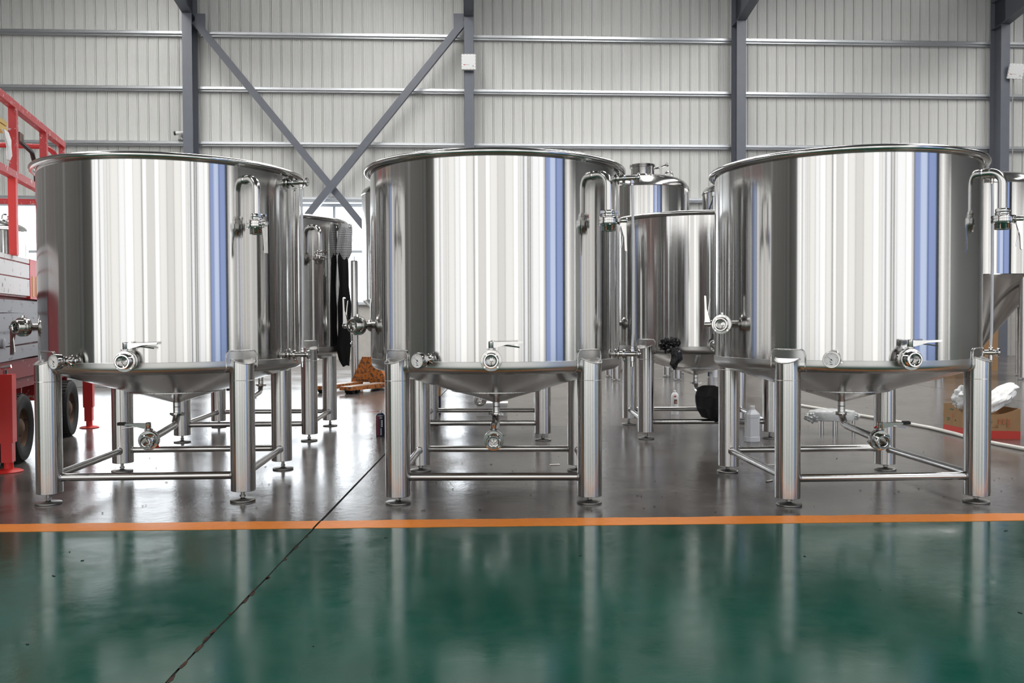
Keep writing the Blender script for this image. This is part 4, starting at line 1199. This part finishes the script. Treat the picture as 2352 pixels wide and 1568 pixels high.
# left face prints
for (t_, z, w_, h_, mt) in ((0.36, 0.185, 0.022, 0.012, CARDGRN), (0.44, 0.185, 0.022, 0.012, CARDGRN), (0.45, 0.14, 0.010, 0.030, CARDPR), (0.22, 0.115, 0.018, 0.010, CARDGRN), (0.22, 0.100, 0.022, 0.008, CARDGRN), (0.30, 0.112, 0.010, 0.018, CARDGRN), (0.55, 0.11, 0.014, 0.010, CARDGRN)):
    a = Vector(outline[0]).lerp(Vector(outline[7]), t_) ; dv = (Vector(outline[7]) - Vector(outline[0])).normalized(); nv = Vector((dv.y, -dv.x))
    M = Matrix(((dv.x, 0, nv.x, a.x + nv.x * 0.022 * math.sin(PI * t_)), (dv.y, 0, nv.y, a.y + nv.y * 0.022 * math.sin(PI * t_)), (0, 1, 0, z), (0, 0, 0, 1)))
    m_ = MB(); m_.box((0, 0, 0.001), (w_, h_, 0.004), M); m_.build('printed_mark', mt, crt)
lump('packing_paper', 3.44, 6.24, 0.262, 0.14, 0.13, 0.06, PAPER, 'crumpled white packing paper spilling from the brown carton', 'paper', 0.32, 2.3, 2.0, None, 0.75)
lump('plastic_film', 3.28, 6.32, 0.255, 0.085, 0.11, 0.10, FILM, 'clear crumpled film standing up out of the brown carton', 'film', 0.4, 2.5, 5.0)
# white hose across the floor
m_ = MB(); m_.tube([(2.75, 8.6, 0.013), (2.95, 7.75, 0.013), (3.106, 7.05, 0.013), (3.18, 6.65, 0.013), (3.19, 6.30, 0.013), (3.17, 6.0, 0.013), (3.205, 5.75, 0.013), (3.245, 5.54, 0.013), (3.34, 5.1, 0.013)], 0.013, 10)
tag(m_.build('floor_hose', simple('white_hose', (0.66, 0.64, 0.60), 0.5, noise=0.08, nscale=10)), 'dirty white hose lying across the concrete past the carton', 'hose')
# carton and tub behind the middle tanks
c3 = empty('blue_carton', T(-0.70, 7.90, 0) @ RZ(4), 'brown and navy carton standing behind the middle tank legs', 'carton')
m_ = MB(); m_.box2(-0.10, 0.055, -0.07, 0.07, 0.0, 0.30); m_.build('carton_body', CARD, c3)
m_ = MB(); m_.box2(-0.101, 0.056, -0.072, 0.072, 0.0, 0.17); m_.build('navy_band', NAVY, c3)
m_ = MB(); m_.prism([(0.0, 0.20), (0.03, 0.225), (0.0, 0.25), (-0.03, 0.225)], -0.0725, -0.0705, Matrix(((1, 0, 0, 0), (0, 0, 1, 0), (0, 1, 0, 0), (0, 0, 0, 1)))); m_.build('white_diamond', LABW, c3)
tb = MB(); tb.box2(-0.135, 0.135, -0.09, 0.09, 0.0, 0.10)
tubm = empty('white_box', T(-0.18, 7.80, 0), 'low white box on the floor behind the middle tank drain', 'box')
tb.build('box_body', LABW, tubm); m_ = MB(); m_.box2(-0.142, 0.142, -0.096, 0.096, 0.095, 0.115); m_.build('box_lid', LABW, tubm)
# cartons stacked at the back right
for (x, y, z, sx, sy, sz, lab) in ((7.55, 14.6, 0, 0.75, 0.6, 0.80, 'lower brown carton of the stack behind the cone-bottom tank'), (7.52, 14.6, 0.803, 0.7, 0.6, 0.55, 'upper brown carton of the stack behind the cone-bottom tank'), (2.05, 15.9, 0, 0.3, 0.3, 0.22, 'small brown carton on the floor far behind the second-row tank')):
    c = empty('storage_carton', T(x, y, z) @ RZ(6), lab, 'carton', 'brown storage cartons')
    m_ = MB(); m_.box2(-sx / 2, sx / 2, -sy / 2, sy / 2, 0, sz); m_.build('carton_body', CARD, c)
    m_ = MB(); m_.box2(-sx / 2 - 0.002, sx / 2 + 0.002, -0.03, 0.03, sz - 0.08, sz + 0.002); m_.build('tape_strip', simple('brown_tape', (0.42, 0.30, 0.17), 0.3), c)
# steel channels lying on the floor at the back left
for i, (y, z, lab) in enumerate(((11.4, 0, 'lower steel channel of the pair lying on floor beyond the lift wheels'), (11.45, 0.101, 'upper steel channel of the pair lying on floor beyond the lift wheels'))):
    m_ = MB(); L = 2.4
    m_.box2(-L, L, 0, 0.006, 0, 0.1); m_.box2(-L, L, 0, 0.06, 0, 0.007); m_.box2(-L, L, 0, 0.06, 0.093, 0.1)
    o = m_.build('steel_channel', GALV, None, T(-6.6, y, z) @ RZ(-3 + i)); tag(o, lab, 'steel channel', 'steel channels on the floor')

# ------------------------------------------------------------------ cloths hung on the second-row tanks
def check_mat():
    m, nt, b = mat('checked_cotton')
    tc = nd(nt, 'ShaderNodeTexCoord')
    sp = nd(nt, 'ShaderNodeSeparateXYZ'); nt.links.new(tc.outputs['UV'], sp.inputs[0])
    def stripes(sock):
        a = nd(nt, 'ShaderNodeMath', operation='MULTIPLY'); a.inputs[1].default_value = 1.0; nt.links.new(sock, a.inputs[0])
        f_ = nd(nt, 'ShaderNodeMath', operation='FRACT'); nt.links.new(a.outputs[0], f_.inputs[0])
        g_ = nd(nt, 'ShaderNodeMath', operation='LESS_THAN'); g_.inputs[1].default_value = 0.27; nt.links.new(f_.outputs[0], g_.inputs[0])
        return g_
    s1 = stripes(sp.outputs['X']); s2 = stripes(sp.outputs['Y'])
    ad = nd(nt, 'ShaderNodeMath', operation='ADD'); nt.links.new(s1.outputs[0], ad.inputs[0]); nt.links.new(s2.outputs[0], ad.inputs[1])
    r = nd(nt, 'ShaderNodeValToRGB'); r.color_ramp.interpolation = 'CONSTANT'
    r.color_ramp.elements[0].color = (0.72, 0.72, 0.72, 1)
    r.color_ramp.elements[1].position = 0.4; r.color_ramp.elements[1].color = (0.30, 0.30, 0.33, 1)
    e = r.color_ramp.elements.new(0.9); e.color = (0.04, 0.04, 0.05, 1)
    h_ = nd(nt, 'ShaderNodeMath', operation='MULTIPLY'); h_.inputs[1].default_value = 0.5; nt.links.new(ad.outputs[0], h_.inputs[0])
    nt.links.new(h_.outputs[0], r.inputs['Fac']); nt.links.new(r.outputs['Color'], b.inputs['Base Color'])
    b.inputs['Roughness'].default_value = 0.85
    return m
def drape(name, spine, mt, M, lab, cat, seed=0.0, n=36, uvs=(20, 11)):
    """hanging cloth: spine = list of (z, cx, cy, half_width, half_depth)"""
    rows = []; m_rows = 40
    zs = [s_[0] for s_ in spine]
    def interp(t_):
        z = zs[0] + (zs[-1] - zs[0]) * t_
        for a, b_ in zip(spine[:-1], spine[1:]):
            if (z - a[0]) * (z - b_[0]) <= 1e-9:
                f_ = (z - a[0]) / (b_[0] - a[0]); f_ = f_ * f_ * (3 - 2 * f_)
                return [a[i] + (b_[i] - a[i]) * f_ for i in range(5)]
        return spine[-1]
    vs_ = []; uv = []
    for j in range(m_rows + 1):
        t_ = j / m_rows; z, cx, cy, hw, hd = interp(t_)
        for i in range(n):
            th = 2 * PI * i / n
            fold = 1 + 0.30 * math.sin(5 * th + 3 * t_ + seed) * min(1, t_ * 3 + 0.2) + 0.15 * mnoise.noise((math.cos(th) * 2, math.sin(th) * 2 + seed, t_ * 4))
            vs_.append((cx + hw * (1 + 0.08 * mnoise.noise((th, t_ * 6, seed))) * math.cos(th), cy + hd * fold * math.sin(th), z + (0.016 * mnoise.noise((th * 1.3, seed, 0.5)) if j == m_rows else 0)))
            uv.append((i / n * uvs[0], t_ * uvs[1]))
    fs = []
    for j in range(m_rows):
        for i in range(n):
            k2 = (i + 1) % n; fs.append([j * n + i, j * n + k2, (j + 1) * n + k2, (j + 1) * n + i])
    fs.append(list(range(n))); fs.append([m_rows * n + i for i in range(n)][::-1])
    mb_ = MB(); mb_.add(vs_, fs); me = mb_.mesh(name, mt, 70)
    ul = me.uv_layers.new(name='UVMap')
    for poly in me.polygons:
        ids = [me.loops[li].vertex_index for li in poly.loop_indices]
        us = [uv[i][0] for i in ids]; wrapx = max(us) - min(us) > uvs[0] / 2
        for li, i in zip(poly.loop_indices, ids):
            u_ = uv[i][0] + (uvs[0] if wrapx and uv[i][0] < uvs[0] / 2 else 0); ul.data[li].uv = (u_, uv[i][1])
    o = link(name, me, None, M); tag(o, lab, cat); return o
BLACKCLOTH = simple('black_cloth', (0.012, 0.012, 0.013), 0.85, bump=0.2, nscale=40)
BLACKBAG = simple('black_plastic', (0.010, 0.010, 0.011), 0.22, bump=0.9, nscale=26)
sgp = TANKS_M[3] @ Vector((*(dirv(PSI_S) * (RB + 0.075)).xy, 0))
drape('checked_shirt', [(1.552, 0.004, 0, 0.042, 0.018), (1.52, 0.004, -0.005, 0.050, 0.030), (1.42, -0.004, -0.008, 0.055, 0.032), (1.345, -0.008, -0.008, 0.060, 0.030), (1.30, -0.006, -0.008, 0.035, 0.024), (1.265, 0.0, -0.008, 0.012, 0.012)],
      check_mat(), T(sgp.x - 0.018, sgp.y, 0), 'grey and white checked shirt hung on the second-row tank', 'shirt', 0.7, 44, (46, 25))
drape('black_trousers', [(1.42, 0.0, 0.0, 0.036, 0.018), (1.27, -0.004, 0, 0.040, 0.022), (1.10, 0.004, 0, 0.034, 0.024), (0.95, 0.006, 0, 0.050, 0.026), (0.80, 0.002, 0, 0.044, 0.026), (0.72, 0.0, 0, 0.050, 0.028), (0.66, -0.006, 0, 0.055, 0.03), (0.56, 0.0, 0, 0.040, 0.026), (0.515, 0.008, 0, 0.028, 0.02)],
      BLACKCLOTH, T(sgp.x - 0.030, sgp.y - 0.01, 0), 'long black garment hanging below the checked shirt', 'garment', 2.1)
# black cloth over the drain valve of the second-row tank
dv_ = TANKS_M[5] @ Vector((0, -0.42, 0))
drape('black_bag', [(0.375, 0.0, 0, 0.045, 0.05), (0.36, 0.0, 0, 0.075, 0.075), (0.30, -0.004, 0, 0.090, 0.085), (0.22, 0.0, 0, 0.088, 0.08), (0.155, 0.02, 0, 0.07, 0.06), (0.125, 0.065, 0, 0.022, 0.03)],
      BLACKCLOTH, T(dv_.x + 0.0, dv_.y - 0.03, 0), 'black cloth bag tied over the drain valve of a second-row tank', 'bag', 4.2)
gp = TANKS_M[5] @ Vector((*(dirv(PSI_G) * (RB + 0.06)).xy, 0))
lump('black_plastic_wrap', gp.x, gp.y, 0.665, 0.058, 0.05, 0.045, BLACKBAG, 'shiny black plastic bound over the gauge of a second-row tank', 'wrap', 0.5, 3.5, 3.3)
drape('plastic_strip', [(0.655, 0.0, 0, 0.02, 0.01), (0.62, 0.015, -0.005, 0.036, 0.012), (0.57, 0.02, -0.005, 0.040, 0.012), (0.54, 0.0, -0.005, 0.030, 0.01), (0.50, 0.005, -0.005, 0.008, 0.005)], BLACKBAG, T(gp.x + 0.03, gp.y - 0.035, 0),
      'torn black plastic strip dangling below the wrapped gauge', 'strip', 1.1, 24)

# ------------------------------------------------------------------ fittings on the columns
FLOODW = simple('white_lamp_housing', (0.78, 0.79, 0.78), 0.4)
FLOODG = simple('lamp_face_glass', (0.72, 0.73, 0.73), 0.25)
def floodlight(M, lab):
    f_ = empty('floodlight', M, lab, 'floodlight', 'floodlights on the columns')
    m_ = MB(); pr = []
    def rr(h, c, n=5):
        o_ = []
        for cx, cy, a0 in ((h[0] - c, h[1] - c, 0), (-h[0] + c, h[1] - c, 90), (-h[0] + c, -h[1] + c, 180), (h[0] - c, -h[1] + c, 270)):
            for i in range(n): a = R(a0 + 90 * i / (n - 1)); o_.append((cx + c * math.cos(a), cy + c * math.sin(a)))
        return o_
    ring0 = rr((0.155, 0.165), 0.02)
    m_.rings([[(x, -0.03 if False else 0.0, z) for x, z in ring0], [(x, -0.07, z) for x, z in ring0], [(x * 0.96, -0.08, z * 0.96) for x, z in ring0]]); m_.build('housing', FLOODW, f_)
    m_ = MB(); r2 = rr((0.128, 0.138), 0.01); m_.rings([[(x, -0.079, z) for x, z in r2], [(x, -0.083, z) for x, z in r2]]); m_.build('front_glass', FLOODG, f_)
    for k in range(4):
        for q in (-1, 1):
            m_ = MB(); m_.box((-0.105 + 0.07 * k, -0.0805, q * 0.151), (0.03, 0.006, 0.007)); m_.build('housing_clip', POSTG, f_)
            m_ = MB(); m_.box((q * 0.142, -0.0805, -0.105 + 0.07 * k), (0.007, 0.006, 0.03)); m_.build('housing_clip', POSTG, f_)
    m_ = MB(); m_.prism([(-0.115, -0.055), (-0.09, -0.052), (-0.068, -0.064), (-0.068, -0.072), (-0.09, -0.068), (-0.115, -0.064)], 0.083, 0.085, Matrix(((1, 0, 0, 0), (0, 0, -1, 0), (0, 1, 0, 0), (0, 0, 0, 1)))); m_.build('red_logo', CANRED, f_)
    for k in range(6):
        m_ = MB(); m_.box((-0.056 + 0.0125 * k, -0.084, -0.060 + 0.002 * (k % 2)), (0.009, 0.002, 0.010)); m_.build('grey_lettering', POSTG, f_)
    for k in range(3):
        m_ = MB(); m_.box((0.095, -0.084, -0.075 - 0.013 * k), (0.036, 0.002, 0.006)); m_.build('small_print', POSTG, f_)
    m_ = MB(); m_.box2(-0.11, 0.11, -0.0, 0.05, -0.04, 0.04); m_.build('bracket', POST, f_)
    return f_
floodlight(WM @ T(6.0 - 0.005, -0.05, 6.43) @ RX(4), 'square white floodlight facing straight out from its column')
floodlight(WM @ T(18.17, -0.10, 6.36) @ RZ(-22) @ RY(9) @ RX(16), 'square white floodlight tilted sideways on its column')
m_ = MB(); m_.tube([(18.16, -0.03, 6.25), (18.15, -0.03, 5.6), (18.16, -0.03, 4.6), (18.16, -0.03, 3.0), (18.16, -0.03, 0.01)], 0.012, 8)
o = m_.build('lamp_cable', POSTG, None, WM); tag(o, 'grey cable dropping down the column from the tilted floodlight', 'cable')
cc = empty('security_camera', WM @ T(-0.30, 0.36, 4.815) @ RZ(10), 'small white security camera on an arm beside a column', 'camera')
m_ = MB(); m_.box2(-0.02, 0.2, -0.03, 0.03, -0.015, 0.0); m_.build('base_plate', POST, cc)
m_ = MB(); m_.bar((0.13, 0, 0), (0.06, 0, 0.085), 0.06, 0.05, up=(0, 1, 0)); m_.build('arm', POST, cc)
m_ = MB(); m_.lathe([(0, 0), (0.016, 0), (0.036, 0.03), (0, 0.03)], 14, T(0.03, 0, 0.075)); m_.build('swivel', FLOODW, cc)
CM_ = T(0.01, 0, 0.145) @ RY(-7)
m_ = MB(); m_.lathe([(0, -0.085), (0.038, -0.085), (0.04, -0.06), (0.04, 0.075), (0.030, 0.10), (0, 0.105)], 20, CM_ @ RY(90)); m_.build('camera_body', FLOODW, cc)
m_ = MB(); m_.lathe([(0.036, -0.12), (0.043, -0.115), (0.043, -0.078), (0, -0.078)], 20, CM_ @ RY(90)); m_.lathe([(0.034, -0.118), (0, -0.09)], 20, CM_ @ RY(90)); m_.build('lens_hood', BLACK_RUB, cc)

# ------------------------------------------------------------------ loose bits on the floor
rn = random.Random(21); m_ = MB()
for k in range(170):
    x = rn.uniform(-2.6, 3.4); y = rn.choice([rn.uniform(3.72, 5.4), rn.uniform(3.72, 8.5), rn.uniform(3.72, 8.5), rn.uniform(3.72, 4.6), rn.uniform(1.9, 3.5)])
    if abs(x - JX) < 0.02: continue
    s_ = rn.uniform(0.0018, 0.006); a = rn.uniform(0, PI)
    m_.box((0, 0, 0.0028), (s_ * rn.uniform(1, 3.5), s_, 0.0016), T(x, y, 0) @ Matrix.Rotation(a, 4, 'Z'))
o = m_.build('floor_debris', simple('dark_grit', (0.03, 0.028, 0.027), 0.7)); tag(o, 'scattered dark grit and metal shavings on the floor', 'debris', None, 'stuff')
for (x, y, L, a, lab) in ((1.495, 5.02, 0.075, -6, 'bent steel offcut lying behind the jug-side tank leg'), (0.245, 5.06, 0.030, 10, 'tiny steel clip lying under the middle tank'), (1.33, 4.52, 0.026, 40, 'small dark scrap on concrete between the front tanks')):
    m_ = MB(); m_.add([(-L, -0.006, 0.001), (L, -0.004, 0.001), (L, 0.004, 0.001), (-L, 0.006, 0.001), (-L, -0.006, 0.004), (L, -0.004, 0.004), (L * 0.9, 0.004, 0.006), (-L, 0.006, 0.006)], [[0, 3, 2, 1], [4, 5, 6, 7], [0, 1, 5, 4], [1, 2, 6, 5], [2, 3, 7, 6], [3, 0, 4, 7]])
    o = m_.build('metal_offcut', STEEL_FOOT, None, T(x, y, 0) @ RZ(a)); tag(o, lab, 'scrap')
